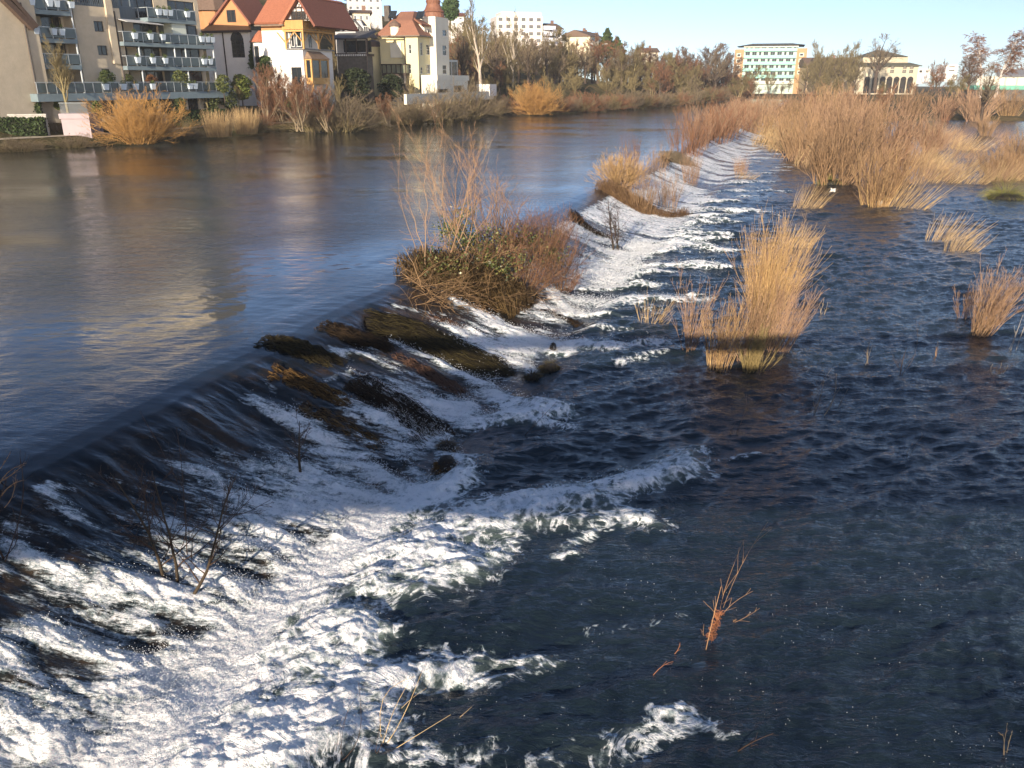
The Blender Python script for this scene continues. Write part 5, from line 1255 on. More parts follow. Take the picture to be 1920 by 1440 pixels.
evergreen("topiary_cone", "small rounded green conifer behind the upper hedge at the left", 34, 200, 165, 88.5, 1400, .38, (.05, .08, .02), (.13, .15, .04), True, 2, .12, "shrub")
evergreen("conifer", "dark green conifer against the villa's round turret", 478, 132, 80, 124, 1800, .24, seed=3, size=.2)
evergreen("evergreen_bush", "bright green bush at the right end of the apartment terrace", 455, 190, 140, 114, 2200, .45, (.04, .065, .015), (.13, .15, .03), False, 4, .17, "bush")
evergreen("evergreen_bush", "dark green bush below the villa's turret", 500, 152, 105, 120, 1500, .4, cone=False, seed=5, size=.17, cat="bush")
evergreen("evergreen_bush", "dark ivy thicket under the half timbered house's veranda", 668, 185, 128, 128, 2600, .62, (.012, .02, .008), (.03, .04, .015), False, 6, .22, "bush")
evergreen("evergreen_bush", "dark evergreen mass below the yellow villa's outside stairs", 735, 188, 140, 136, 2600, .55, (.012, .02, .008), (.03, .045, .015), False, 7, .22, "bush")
evergreen("evergreen_bush", "small green shrub behind the pink concrete block", 186, 226, 190, 89, 900, .3, (.05, .08, .02), (.13, .16, .04), False, 8, .14, "bush")
evergreen("evergreen_bush", "small dark bush low between the villa shrubs", 548, 212, 182, 112, 900, .5, cone=False, seed=9, size=.15, cat="bush")
evergreen("evergreen_bush", "bush with glossy leaves on the terrace above the long hedge", 203, 168, 132, 95, 900, .5, (.03, .05, .015), (.08, .10, .03), False, 10, .13, "bush")
evergreen("pine_tree", "dark green pine on the skyline right of the brown roofs", 1137, 110, 54, 285, 1800, .42, seed=12, size=.55)
evergreen("pine_tree", "second smaller dark pine right of the skyline pine", 1156, 112, 70, 285, 1200, .5, seed=13, size=.55)
evergreen("pine_tree", "blue green pine on the ridge right of the copper dome", 845, 40, -6, 215, 2000, .4, (.04, .075, .03), (.07, .11, .04), False, 14, .5)

# --- trees on the far left bank and hillside
TB = [Kind(tree("bare_tree", "tall broad bare tree right of the yellow villa", "tree", None, 16, .35, .2, 20, 13, 8, (18, 45), (20, 50), .55, .5, .45, .9, .5, mats=(M_PALE, M_OLIVE), seed=51, minr=.022), 15.5),
      Kind(tree("bare_tree", "x", "tree", None, 12, .3, .18, 16, 12, 8, (25, 60), (25, 55), .6, .52, .5, .7, .4, mats=(M_BARK, M_BROWN), seed=52, minr=.026), 11.3),
      Kind(tree("bare_tree", "x", "tree", None, 10, .25, .12, 16, 12, 9, (25, 65), (25, 60), .6, .55, .5, .7, .4, mats=(M_BARK, M_RUST), seed=53, minr=.03), 9.4),
      Kind(tree("bare_tree", "x", "tree", None, 10, .2, .1, 14, 12, 9, (20, 50), (20, 50), .6, .55, .5, .8, .5, mats=(M_OLIVE, M_OLIVE), seed=54, trunks=3, minr=.03), 9.3)]
for lb_, u_, vb_, vt_, Y_ in (("leafless garden tree before the white villa's wing", 448, 205, 150, 113), ("leafless garden tree at the right end of the apartments", 392, 212, 158, 106), ("slim leafless tree below the half timbered house", 640, 215, 150, 124), ("twiggy leafless tree below the yellow villa", 775, 205, 148, 134)):
    K2.place(u_, vb_, vt_, Y=Y_, label=lb_, wid=1.1)
TB[0].place(900, 176, -4, Y=160, wid=.9)
TB[0].place(962, 172, 28, Y=185, label="tall bare tree in front of the white hillside block", wid=.85)
named = [(1, 868, 172, 60, 172, "bare dark tree just right of the villa's glazed porch"), (1, 930, 176, 50, 190, "bare dark tree between the two tallest ones"),
 (1, 990, 176, 70, 200, "bare tree in front of the white block's right end"), (3, 1072, 206, 130, 205, "olive grey tree leaning over the water right of the round orange willow"),
 (1, 1040, 180, 92, 215, "bare tree below the brick and white gabled house"), (3, 1140, 202, 128, 222, "broad olive tree at the waterline below the pines"),
 (3, 1178, 199, 134, 235, "tan tree at the waterline right of the broad olive one"), (2, 1262, 197, 103, 252, "large purple brown tree near the end of the left bank"),
 (2, 1300, 195, 112, 262, "brown tree right of the large purple brown one"), (1, 1338, 190, 88, 275, "tallest brown tree at the end of the left bank"), (2, 1368, 188, 120, 290, "last brown tree of the left bank, beside the office block"),
 (2, 1222, 199, 128, 245, "dark reddish tree over the water left of the purple brown one")]
for k, u, vb, vt, Y, lb in named: TB[k].place(u, vb, vt, Y=Y, label=lb, wid=1.15)
TW = [Kind(tree("bare_tree", "x", "tree", None, 12, .3, .12, 24, 14, 9, (30, 68), (25, 60), .62, .5, .5, .7, .3, mats=(M_BARK, m_), seed=57 + i, minr=.03), 11.0) for i, m_ in enumerate((M_DKBR, M_OLIVE))]
for i, (u, vb, vt, Y) in enumerate(((1185, 196, 112, 250), (1215, 196, 104, 262), (1243, 196, 112, 256), (1272, 194, 98, 268), (1292, 194, 110, 262), (1318, 192, 100, 280), (1345, 190, 92, 288), (1362, 189, 108, 292))):
    TW[0].place(u, vb, vt, Y=Y, label="wide dark purple brown tree in the wood at the end of the left bank", group="dark wood at the end of the left bank", wid=1.15)
for i, (u, vt) in enumerate(((1508, 118), (1530, 106), (1552, 112), (1575, 104), (1600, 114), (1478, 150), (1455, 158), (1748, 138), (1780, 140))):
    TW[1].place(u, 172, vt, Y=310, label="tan bare tree crowding before the long brown roofed wing", group="tan trees before the far halls", wid=1.1)
TW[0].place(1815, 176, 108, Y=232, label="dark bare tree directly left of the two birches", wid=1.2)
G = "bare trees covering the hillside and river road"
def hz(u, Y):
    x = at_y(u, 150, Y)[0]; return x, float(ground_z(np.array([x]), np.array([Y]))[0])
rows = [(1030, 1300, 24, 228, 262, 8, 12, (1, 3, 2)), (1240, 1400, 12, 262, 300, 8, 12, (2, 1, 2)), (850, 1080, 16, 196, 235, 8, 12, (1, 1, 3)), (630, 860, 16, 185, 215, 7, 10, (1, 3, 2)),
        (830, 1180, 20, 255, 300, 7, 10, (1, 2, 3)), (620, 700, 5, 155, 170, 6, 8, (1, 3)), (1150, 1420, 14, 300, 335, 8, 11, (1, 2, 3)), (850, 1040, 10, 165, 190, 4, 7, (2, 3))]
for u0, u1, n, y0, y1, h0, h1, ks in rows:
    for i in range(n):
        u = u0 + (u1 - u0) * (i + random.random()) / n; Y = random.uniform(y0, y1); x, z = hz(u, Y)
        if 760 < u < 850 and Y < 200: continue
        k = TB[random.choice(ks)]; t = copy_tree(k.o); h = random.uniform(h0, h1); s = h / k.h
        put(t, x, Y, z, s * random.uniform(1.0, 1.3), random.uniform(0, 6.28), s, "bare brown hillside tree among the many above the left bank", G)
# undergrowth shrubs along the far bank foot
UG = [Kind(willow("bank_undergrowth", "x", "shrub", None, 90, 4, .9, 1.1, 6, (m_, m_), .03, 61 + i, sub=3, wob=.15, minr=.016, hv=.6), 3.3) for i, m_ in enumerate((M_RUST, M_BROWN, M_OLIVE))]
for i in range(22):
    t_ = i / 21; u = 985 + (1385 - 985) * t_; vb = np.interp(u, [985, 1060, 1130, 1200, 1250, 1300, 1385], [213, 209, 206, 201, 198, 193, 187]); k = UG[i % 3]
    o = k.place(u, vb, vb - random.uniform(24, 40), z=UP + .3, wid=1.6, label="low dense shrub at the waterline under the left bank trees", group="waterline shrubs under the left bank trees")
for i in range(17):
    u = 20 + 30 * i; k = UG[(i * 2 + 1) % 3]; vb = np.interp(u, [0, 180, 330, 420, 540], [262, 256, 245, 238, 232])
    k.place(u, vb, vb - random.uniform(14, 26), Y=at(u, vb + 14, UP)[1] + 3, wid=1.3, label="low brush along the riverside path before the apartments", group="low brush before the apartments")
for i, (u, vb, vt, Y, sz, cl) in enumerate(((110, 206, 190, 89.5, .14, "dark round shrub"), (240, 172, 138, 99, .13, "olive shrub"), (286, 170, 140, 100, .13, "rust leaved shrub"), (150, 168, 144, 98, .13, "sparse shrub"), (340, 172, 132, 103, .13, "tall green potted shrub"), (420, 176, 140, 107, .14, "yellow green shrub"), (70, 205, 192, 88, .13, "yellowish shrub"))):
    evergreen("terrace_shrub", cl + (" on the apartment terrace" if vt < 180 and u != 110 else " behind the upper hedge") + (", left half" if u < 200 else ", right half"), u, vb, vt, Y, 700, .45, *(((.10, .045, .02), (.22, .10, .04)) if "rust" in cl else ((.04, .06, .018), (.13, .14, .04))), False, 30 + i, sz, "shrub")
for i, (u, vb, vt, Y, cl) in enumerate(((228, 214, 192, 97, "low dark evergreen shrub left of the apartment's first garden door"), (285, 212, 186, 99, "olive evergreen shrub between the apartment's garden doors"), (338, 208, 184, 102, "dark evergreen shrub before the apartment's last garden door"), (398, 208, 178, 107, "tall dark evergreen shrub under the end of the terrace"), (432, 205, 172, 109, "dense green shrub past the end of the terrace"))):
    evergreen("evergreen_bush", cl, u, vb, vt, Y, 1000, .6, (.022, .036, .012), (.09, .10, .03), False, 50 + i, .14, "shrub")
for i in range(16):
    u = 540 + 420 * i / 15; vb = np.interp(u, [540, 640, 770, 850, 960], [240, 234, 226, 216, 207]); k = UG[(i * 2) % 3]
    k.place(u, vb, vb - random.uniform(20, 34), Y=at(u, vb + 5, UP)[1] + 4, wid=1.5, label="low garden brush between path and villas", group="garden brush below the villas")

# ------------------------------------------------------------------ the weir crest and the flooded willow island
KW = [Kind(willow("willow_bush", "x", "bush", None, 105, 5.0, .5, .9, 6, (M_PALE_W, M_t), .03, 71 + i, sub=4, wob=.07, minr=.011, up=.7), 4.7) for i, (M_PALE_W, M_t) in enumerate(((M_WILLOW, M_WILLOW), (M_PINK, M_PINK), (M_GOLD, M_WILLOW), (M_RUST, M_PINK)))]
KT = [Kind(willow("thin_willow", "x", "bush", None, 60, 4.0, .22, .9, 5, (M_t, M_t), .016, 81 + i, sub=2, wob=.04, minr=.008, up=.7), 3.8) for i, M_t in enumerate((M_PINK, M_WILLOW, M_RUST))]
def W(k, u, vb, vt, label, wid=1.0, grp=None, z=None):
    return k.place(u, vb, vt, label=label, wid=wid, group=grp, z=z, sink=.1)
# big island in front
W(KW[0], 1560, 345, 178, "tall orange brown willow at the left front of the flooded island", 1.1)
W(KW[2], 1640, 386, 250, "pale stemmed willow stool with drift debris at the island's front tip", .95)
W(KW[1], 1625, 330, 150, "highest rust orange willow in the middle of the island", 1.1)
W(KW[0], 1500, 300, 176, "orange willow behind the left front one", 1.0)
W(KW[3], 1680, 330, 215, "reddish willow right of the island's front tip", .9)
W(KT[1], 1715, 345, 250, "slender willow standing in open water right of the island tip", .7)
W(KW[2], 1450, 262, 205, "low golden willow at the island's left shore", 1.2)
W(KW[1], 1560, 280, 150, "rust willow deep in the left half of the island", 1.2)
W(KW[0], 1430, 240, 180, "small tan willow beside the far end of the white water", 1.2)
W(KW[3], 1745, 285, 210, "reddish brown willow on the flooded grass, right of the island", 1.0)
W(KW[0], 1870, 330, 262, "low orange willow thicket at the right edge, nearest", 1.5)
W(KW[2], 1915, 322, 232, "orange willow cut by the right edge of the photo", 1.2)
GI = "bare willows on the flooded island"
for i in range(10):
    u = 1425 + 52 * i + random.uniform(-8, 8)
    if u > 1640 and i % 2: continue
    W(random.choice(KW + KT[:1] + [K4, K3]), u, random.uniform(243, 256), random.uniform(160, 190) if u < 1650 else random.uniform(196, 222), "bare orange brown willow among the many on the flooded island", random.uniform(.95, 1.25), GI, z=0)
for i in range(18):
    u = 1395 + 31 * i
    if u > 1640 and i % 2: continue
    W(random.choice(KW + [K4, K3, K3]), u, random.uniform(214, 228), random.uniform(150, 176) if u > 1500 else random.uniform(166, 180), "bare orange brown willow among the many on the flooded island", random.uniform(1.1, 1.4), GI, z=.3)
GF = "leafless trees behind the flooded island"
for i in range(15):
    u = 1380 + 38 * i + random.uniform(-10, 10); k = TB[random.choice((1, 2, 3))]
    if 1395 < u < 1500: vt = random.uniform(150, 166)
    elif 1600 < u < 1730: vt = random.uniform(150, 160)
    elif u > 1815: vt = random.uniform(166, 172)
    else: vt = random.uniform(128, 150)
    k.place(u, 180, vt, Y=random.uniform(215, 260), label="leafless tree in the belt behind the flooded island", group=GF, wid=1.5)
for u, vt, Y in ((1400, 140, 330), (1440, 128, 345), (1520, 105, 330), (1535, 84, 336), (1562, 92, 330), (1590, 84, 332), (1745, 116, 400), (1760, 114, 410), (1800, 126, 400), (1905, 124, 400), (1885, 120, 410)):
    TB[2 if u > 1700 else 3].place(u, 168, vt, Y=Y, label="thin far tree rising against the sky on the right skyline", group="skyline trees on the right", wid=.75)
TB[1].place(1640, 166, 70, Y=325, label="large bare tree spreading in front of the cream hall", wid=1.5)
KB = Kind(tree("birch_tree", "left one of the two tall birches at the right, pale trunk", "tree", None, 16, .24, .25, 36, 16, 10, (18, 45), (25, 60), .42, .5, .5, .2, -.5, droop=1.6, mats=(M_BIRCH, M_RUST), seed=91, minr=.028), 15.5)
KB.place(1838, 180, 66, Y=240, wid=1.5); KB.place(1866, 180, 60, Y=246, wid=1.6, label="right and taller one of the two birches at the right")
t_ = TB[1].place(1838, 236, 122, Y=150, label="dark bare tree leaning left in front of the birches", wid=1.0); t_.rotation_euler = (0, -.28, 1.0)
# willows standing on the weir itself
for k, u, vb, vt, lb, w_ in ((KT[2], 1288, 288, 190, "thin brown willow stems on the weir crest, first of the far row", 1.3), (KT[0], 1312, 274, 186, "thin brown willow stems on the weir crest, second of the far row", 1.5), (KT[2], 1336, 264, 182, "thin rusty willow on the weir crest, third of the far row", 1.8),
     (KT[0], 1352, 256, 180, "rusty willow on the weir crest, fourth of the far row", 2.0), (KT[2], 1370, 246, 179, "dense rusty willow on the weir crest, fifth of the far row", 2.2), (KT[0], 1388, 238, 180, "dense rusty willow on the weir crest, last of the far row", 2.2),
     (KW[3], 1350, 252, 196, "broad brown willow thicket where the far weir crest begins", 1.4), (KW[1], 1385, 228, 182, "broad reddish willow at the far end of the weir", 1.5)):
    W(k, u, vb, vt, lb, w_)
W(KT[1], 1206, 396, 296, "sparse tan willow on the white slope beside the golden dome bush", 1.0); W(KT[1], 1250, 388, 300, "sparse tan willow shoots in the foam, middle", .9); W(KT[0], 1292, 345, 270, "sparse reddish shoots in the foam above the tan ones", .9)
W(KT[0], 1388, 325, 286, "little reddish willow tuft in the streaked foam", 1.2); W(KT[1], 1232, 318, 262, "thin shoots on the weir crest right of the golden dome bush", 1.1)
W(KT[2], 1180, 330, 240, "thin tall stems on the crest behind the golden dome bush", .7)
KD = Kind(willow("golden_bush", "golden dome shaped willow bush on the weir crest", "bush", None, 130, 2.6, .95, .35, 8, (M_WILLOW, M_GOLD), .016, 95, sub=4, wob=.12, minr=.006, up=.7, hv=.35), 2.2)
W(KD, 1165, 352, 280, None, 1.15)

# the ivy grown bush in the middle
def ivy_bush():
    p = hit(900, 520); rt = empty("ivy_bush", (p[0], p[1], p[2])); tag(rt, "big tangled bush with ivy, red twigs and tall pale saplings on the weir crest", "bush")
    rg = np.random.default_rng(5); o = np.array(p)
    def L(u, v, z): q = np.array(at(u, v, z)); q[2] = z; return q - o
    base = [(800, 500), (850, 500), (880, 490), (900, 500), (930, 490), (960, 470), (870, 510), (1000, 450), (830, 500)]
    tips = [(755, 200), (818, 190), (850, 200), (905, 190), (985, 330), (930, 260), (780, 260), (950, 300), (880, 230), (800, 300), (862, 330), (915, 330)]
    n = 46; st = []; tp = []
    for i in range(n):
        b = base[i % len(base)]; u, v = b[0] + rg.normal() * 18, b[1] + rg.normal() * 10; q = np.array(hit(u, v)) - o; st.append(q)
        tt = tips[i % len(tips)]; T = np.array(at_y(tt[0] + rg.normal() * 22, tt[1] + abs(rg.normal()) * 80, (q + o)[1] + rg.uniform(-.5, .8))) - o; tp.append(T)
    st = np.array(st); tp = np.array(tp); K = 9; t = np.linspace(0, 1, K)[None, :, None]
    P = st[:, None] * (1 - t) + tp[:, None] * t; P[:, :, :2] += (np.sin(t * 3.1) * rg.normal(size=(n, 1, 2)) * .35); P[:, 1:-1] += rg.normal(size=(n, K - 2, 3)) * .04
    R = (rg.uniform(.009, .026, n))[:, None] * np.linspace(1, .16, K)[None]
    link("stems", tube_mesh("stems", [(P, R)], M_stem("tan_sapling_bark", (.38, .25, .15), (.22, .13, .075)), 5, rg), rt)
    C = children(P, R, 9, rg, .3, .97, .30, (18, 45), 5, .5, .12, .5, .3, minr=.005); C2 = children(*C, 4, rg, .2, .95, .55, (20, 50), 4, .3, .15, .6, .4, minr=.004)
    link("twigs", tube_mesh("twigs", [C, C2], M_stem("tan_twig", (.42, .27, .15), (.25, .14, .09)), 3, rg), rt)
    # red brown twig thicket to the right
    cs = [(960, 470, 1.0), (1010, 450, 1.15), (1045, 470, .95), (990, 500, .9), (1030, 430, 1.1), (900, 470, .9), (940, 430, 1.2), (1050, 500, .6)]
    for i, (u, v, h) in enumerate(cs):
        q = np.array(hit(u, v + 40)) - o; m = 70; a = rg.uniform(0, 6.28, m); rr = np.sqrt(rg.random(m))
        s0 = np.stack([q[0] + np.cos(a) * rr * .5, q[1] + np.sin(a) * rr * .5, np.full(m, q[2] - .1)], 1); d = np.stack([np.cos(a) * rr * .8, np.sin(a) * rr * .8, np.ones(m)], 1)
        Pq = sweep(s0, d, h * 1.9 * rg.uniform(.6, 1.1, m), 6, rg, .2, .14); Rq = np.full((m, 6), .011) * np.linspace(1, .4, 6)[None]
        cs[i] = (Pq, Rq, children(Pq, Rq, 7, rg, .2, .98, .45, (25, 60), 4, .3, .2, .7, .5, minr=.005))
    link("twig_thicket", tube_mesh("twig_thicket", [(c[0], c[1]) for c in cs] + [c[2] for c in cs], M_stem("red_brown_twig", (.27, .13, .075), (.17, .11, .06)), 3, rg), rt)
    nb = 420; bu = np.array([hit(rg.uniform(770, 1010), rg.uniform(500, 575)) for _ in range(nb)]) - o; dd = np.stack([rg.normal(size=nb) * .9 + .35, rg.normal(size=nb) * .7 - .4, rg.uniform(.05, .9, nb)], 1)
    Pb = sweep(bu, dd, rg.uniform(.6, 1.9, nb), 7, rg, -.5, .16); Rb = np.full((nb, 7), .012) * rg.uniform(.4, 1.4, (nb, 1)) * np.linspace(1, .4, 7)[None]
    link("flood_debris", tube_mesh("flood_debris", [(Pb, Rb), children(Pb, Rb, 3, rg, .2, .95, .5, (20, 60), 4, -.1, .2, .6, .5, minr=.005)], M_stem("flood_debris_stick", (.36, .23, .12), (.12, .075, .04)), 3, rg), rt)
    ms = mat("ivy_leaf", (.035, .055, .014), .4, .4, 6, tint=(.22, .21, .06), spec=.5)
    V = []; tn = []
    for u, v, h, r, cnt in ((850, 430, 1.6, .8, 700), (885, 460, 1.0, 1.1, 1500), (925, 500, .9, 1.1, 1500), (950, 455, 1.3, 1.0, 900), (1000, 455, 1.1, .9, 600), (1035, 480, .8, .7, 400), (830, 500, .5, .9, 400), (870, 395, .5, .6, 300)):
        q = np.array(at_y(u, v, hit(u, v + 30)[1])) - o; d = rg.normal(size=(cnt, 3)); d /= np.linalg.norm(d, axis=1)[:, None]
        c_ = q + d * (rg.random((cnt, 1)) ** .45) * np.array([r, r * .9, r * .62]) * (1 + .35 * np.sin(d[:, :1] * 7 + d[:, 2:] * 5)); c_[:, :] += rg.normal(size=c_.shape) * .06
        a = rg.normal(size=(cnt, 3)); a /= np.linalg.norm(a, axis=1)[:, None]; b = np.cross(a, rg.normal(size=(cnt, 3))); b /= np.linalg.norm(b, axis=1)[:, None]; s = .05 * rg.uniform(.5, 1.3, (cnt, 1))
        V.append(np.stack([c_ - a * s, c_ - b * s * .7, c_ + a * s, c_ + b * s * .7], 1).reshape(-1, 3)); tn.append(np.repeat(rg.random(cnt) ** 2.2, 4))
    V = np.concatenate(V); link("ivy_leaves", np_mesh("ivy_leaves", V, quads=np.arange(len(V)).reshape(-1, 4), mat=ms, smooth=False, attrs={"tint": np.concatenate(tn)}), rt)
ivy_bush()

def reed_mat(label, pts, width, n=700, hgt=.22, m=None, seed=1, frizz=.07, r=.010, name="reed_mat", cat="reed mat"):
    """flattened grass combed down the slope by the water: a mound with strands lying on it"""
    m = m or M_MATD; rg = np.random.default_rng(seed)
    C = np.array([hit(u, v)[:2] for u, v in pts]); o = np.array([*C[0], float(base_z(s_of(*C[0])))])
    seg = np.r_[0, np.cumsum(np.linalg.norm(np.diff(C, axis=0), axis=1))]; Lt = seg[-1]
    def c_at(t): return np.stack([np.interp(t * Lt, seg, C[:, 0]), np.interp(t * Lt, seg, C[:, 1])], -1)
    tt = np.linspace(0, 1, 40); cc = c_at(tt); tg = np.gradient(cc, axis=0); tg /= np.linalg.norm(tg, axis=1)[:, None]; nn = np.stack([-tg[:, 1], tg[:, 0]], 1)
    def prof(t, w): 
        e = np.sin(np.pi * np.clip(t * .94 + .06, 0, 1)) ** .45
        return hgt * e * np.clip(1 - w ** 2, 0, 1) ** .6
    rt = empty(name, tuple(o)); tag(rt, label, cat)
    gk, gw = np.meshgrid(np.arange(40) * .16 * Lt * .25, np.linspace(0, 3, 15) * width, indexing='ij'); NOI = fbm(gk + seed * 7.3, gw, 4, seed)
    ws = np.linspace(-1.1, 1.1, 15); V = []
    for k, t in enumerate(tt):
      for w in ws:
        wd = width * .5 * (np.sin(np.pi * (t * .9 + .06)) ** .35) * (1 + .18 * math.sin(t * 17 + seed) + .12 * math.sin(t * 43 + seed * 3 + (1 if w > 0 else 4)))
        x, y = cc[k] + nn[k] * w * wd; z = float(base_z(s_of(x, y))) - .14 + .60 * prof(t, abs(w)) * (1 + .9 * NOI[k, list(ws).index(w)]) + .045 * math.sin(w * 23 + t * 5 + seed)
        V.append((x - o[0], y - o[1], z - o[2]))
    qs = [(k * 15 + j, k * 15 + j + 1, (k + 1) * 15 + j + 1, (k + 1) * 15 + j) for k in range(39) for j in range(14)]
    mm = mat("wet_reed_bed", (.012, .009, .006), .45, .5, 9, bump=.9, bscale=16, stretch=(3, 3, 3), spec=.4)
    link("mound", np_mesh("mound", np.array(V), quads=np.array(qs), mat=mm), rt)
    t0 = rg.uniform(-.02, .85, n); ln = rg.uniform(.12, .38, n); w0 = rg.uniform(-1.12, 1.12, n); dw = rg.normal(size=n) * .22
    K = 6; P = np.zeros((n, K, 3))
    for k in range(K):
        t = np.clip(t0 + ln * k / (K - 1), 0, 1.06); c = c_at(np.clip(t, 0, 1)); i = np.clip((t * 39).astype(int), 0, 39); w = w0 + dw * k / (K - 1)
        xy = c + nn[i] * (w * width * .5)[:, None]; z = base_z(s_of(xy[:, 0], xy[:, 1])) - .09 + .60 * prof(t, np.abs(w)) + rg.random(n) * frizz * (1 + np.sin(k * 1.3 + t0 * 40)) + .012
        P[:, k, :2] = xy + rg.normal(size=(n, 2)) * .012 - o[:2]; P[:, k, 2] = z - o[2]
    R = np.full((n, K), r) * rg.uniform(.5, 1.3, (n, 1)) * np.linspace(1, .5, K)[None]
    link("strands", tube_mesh("strands", [(P, R)], m, 3, rg, tp=.4), rt)
M_MATG = M_stem("golden_wet_reed", (.30, .17, .05), (.035, .02, .01)); M_MATO = M_stem("olive_wet_reed", (.10, .08, .028), (.012, .009, .005)); M_MATR = M_stem("red_wet_grass", (.22, .11, .07), (.10, .06, .04)); M_MATD = M_stem("black_wet_reed", (.075, .045, .022), (.010, .007, .004))
reed_mat("dark rounded reed mat at the weir crest, nearest of the crest mats", [(487, 640), (560, 655), (640, 690)], .95, 420, .26, M_MATO, 1)
reed_mat("dark reed mat on the crest between the nearest one and the long one", [(598, 610), (660, 630), (745, 655)], .8, 330, .2, M_MATD, 2)
reed_mat("long dark reed mat running from the crest down to the water's foot", [(685, 600), (780, 625), (880, 670), (965, 700)], 1.5, 1000, .34, M_MATO, 3)
reed_mat("golden brown reed mat on the slope in a patch of sunlight", [(505, 695), (560, 715), (620, 740), (670, 770)], .7, 520, .12, M_MATG, 4)
reed_mat("dark streaming reed mat low on the slope, left of the calm pool", [(660, 715), (740, 760), (835, 830)], 1.25, 800, .28, M_MATD, 5)
reed_mat("sunlit reed mat under the ivy bush, trailing into the fall", [(770, 500), (850, 530), (930, 555), (985, 582)], 1.8, 2200, .40, M_stem("sunlit_reed", (.26, .17, .07), (.03, .02, .01)), 6, .38, .011)
reed_mat("dark trailing roots beside the small fall right of the ivy bush", [(1020, 580), (1060, 600), (1100, 612)], .5, 300, .1, M_MATD, 7)
reed_mat("reddish flattened grass showing through the foam on the slope", [(735, 665), (790, 690), (850, 725), (880, 745)], .55, 260, .06, M_MATR, 8)
reed_mat("thin reddish flattened grass right under the long dark reed mat's upper edge", [(800, 590), (840, 605), (880, 620)], .4, 130, .05, M_MATR, 9)
reed_mat("dark drift line curving through the white slope", [(1073, 396), (1090, 420), (1120, 440), (1142, 446)], .5, 350, .2, M_MATD, 10, .12)
reed_mat("tan and brown reed bank below the golden dome bush", [(1135, 352), (1165, 372), (1200, 392), (1222, 404)], 1.6, 1500, .4, M_stem("tan_reed", (.32, .20, .09), (.12, .07, .04)), 11, .3, .012)
reed_mat("brown reed strip across the streaked foam, right of the tan shoots", [(1225, 404), (1260, 408), (1290, 404)], .6, 240, .2, M_stem("tan_reed", (.32, .20, .09), (.12, .07, .04)), 12, .3)
reed_mat("grey driftwood bank on the far weir crest", [(1240, 296), (1262, 300), (1290, 304)], 1.8, 500, .5, M_BROWN, 13, .3, .015)
reed_mat("wet brown strands combed over the slope left of the sunlit mat", [(560, 760), (620, 785), (680, 815), (730, 850)], .5, 240, .06, M_MATG, 14)

def tuft(label, u, v, r, h, n=260, m=M_DEBRIS, seed=1, name="grass_tuft", cat="grass tuft", lean=0.2):
    p = hit(u, v); rg = np.random.default_rng(seed); rt = empty(name, p); tag(rt, label, cat)
    d = rg.normal(size=(n, 3)); d[:, 2] = np.abs(d[:, 2]) * .9 + .3; d /= np.linalg.norm(d, axis=1)[:, None]; st = d * np.array([r * .35, r * .35, h * .3])
    P = sweep(st, d, r * 1.1 * rg.uniform(.5, 1.1, n), 5, rg, 0, .12, 3.2); P[:, :, 2] += .0
    link("blades", tube_mesh("blades", [(P, np.full((n, 5), .007) * np.linspace(1, .4, 5)[None])], m, 3, rg), rt)
    q = MB(); q.lathe(0, 0, [(r * .75, -.2), (r * .8, h * .25), (r * .72, h * .5), (r * .5, h * .75), (.01, h * .85)], 12); q.build("root_ball", mat("wet_reed_bed", (.02, .014, .008)), rt, smooth=True)
tuft("round brown grass tuft at the left end of the calm pool", 838, 888, .27, .5, 700, M_MATG, 2); tuft("flat dark grass tuft just above the round brown one", 838, 842, .25, .2, 260, M_DEBRIS, 3)
tuft("small pale broken stump in the bright foam", 1037, 660, .14, .36, 160, M_STRAW, 4, "stump", "stump"); tuft("dark grass tuft below the pale stump", 1030, 697, .3, .3, 420, M_MATO, 5); tuft("lower left dark grass tuft at the foam's edge", 999, 712, .28, .2, 300, M_MATO, 6)
tuft("green yellow grass tuft at the foot of the island's left willow", 1556, 346, .9, .5, 260, M_stem("green_grass", (.22, .24, .05), (.30, .26, .08)), 7); tuft("mossy green and brown mound at the right edge", 1885, 372, 1.5, .45, 500, M_stem("green_grass", (.22, .24, .05), (.30, .26, .08)), 8, "grassy_mound", "mound")

# saplings in the torrent
def sapling(label, u, vb, vt, n=3, seed=1, mats=None, r=.028, spread=.25, tw=12, h=None, lean=(0, 0), n2=5, name="sapling"):
    p = hit(u, vb); rg = np.random.default_rng(seed); H = z_at(p[1], vt) - p[2]; rt = empty(name, (p[0], p[1], p[2] - .1)); tag(rt, label, "sapling")
    mats = mats or (mat("wet_dark_bark", (.05, .036, .022), .6, .3, 5), mat("dark_twig", (.06, .035, .022), .7, .3, 5))
    st = rg.normal(size=(n, 3)) * np.array([.12, .12, 0]); d = np.stack([rg.normal(size=n) * spread + lean[0], rg.normal(size=n) * spread + lean[1], np.ones(n)], 1)
    P = sweep(st, d, H * rg.uniform(.85, 1.1, n), 9, rg, .15, .07); R = np.full((n, 9), r) * np.linspace(1, .18, 9)[None]
    C = children(P, R, tw, rg, .12, .95, .55, (35, 70), 6, .5, .1, .5, .25, minr=.005)
    link("trunk", tube_mesh("trunk", [(P, R)], mats[0], 6, rg), rt)
    C2 = children(*C, n2, rg, .2, .95, .5, (25, 55), 4, .3, .12, .6, .4, minr=.0035); C3 = children(*C2, 3, rg, .3, .95, .5, (25, 50), 3, .3, .12, .7, .5, minr=.003)
    link("twigs", tube_mesh("twigs", [C, C2, C3], mats[1], 4, rg), rt)
sapling("dark multi stemmed sapling standing in the foaming slope, lower left", 342, 1092, 850, 3, 3, r=.030, spread=.18, tw=15, n2=5)
sapling("slim dark sapling in the foam, middle of the near slope", 572, 890, 762, 1, 4, r=.036, spread=.05, tw=12, n2=4)
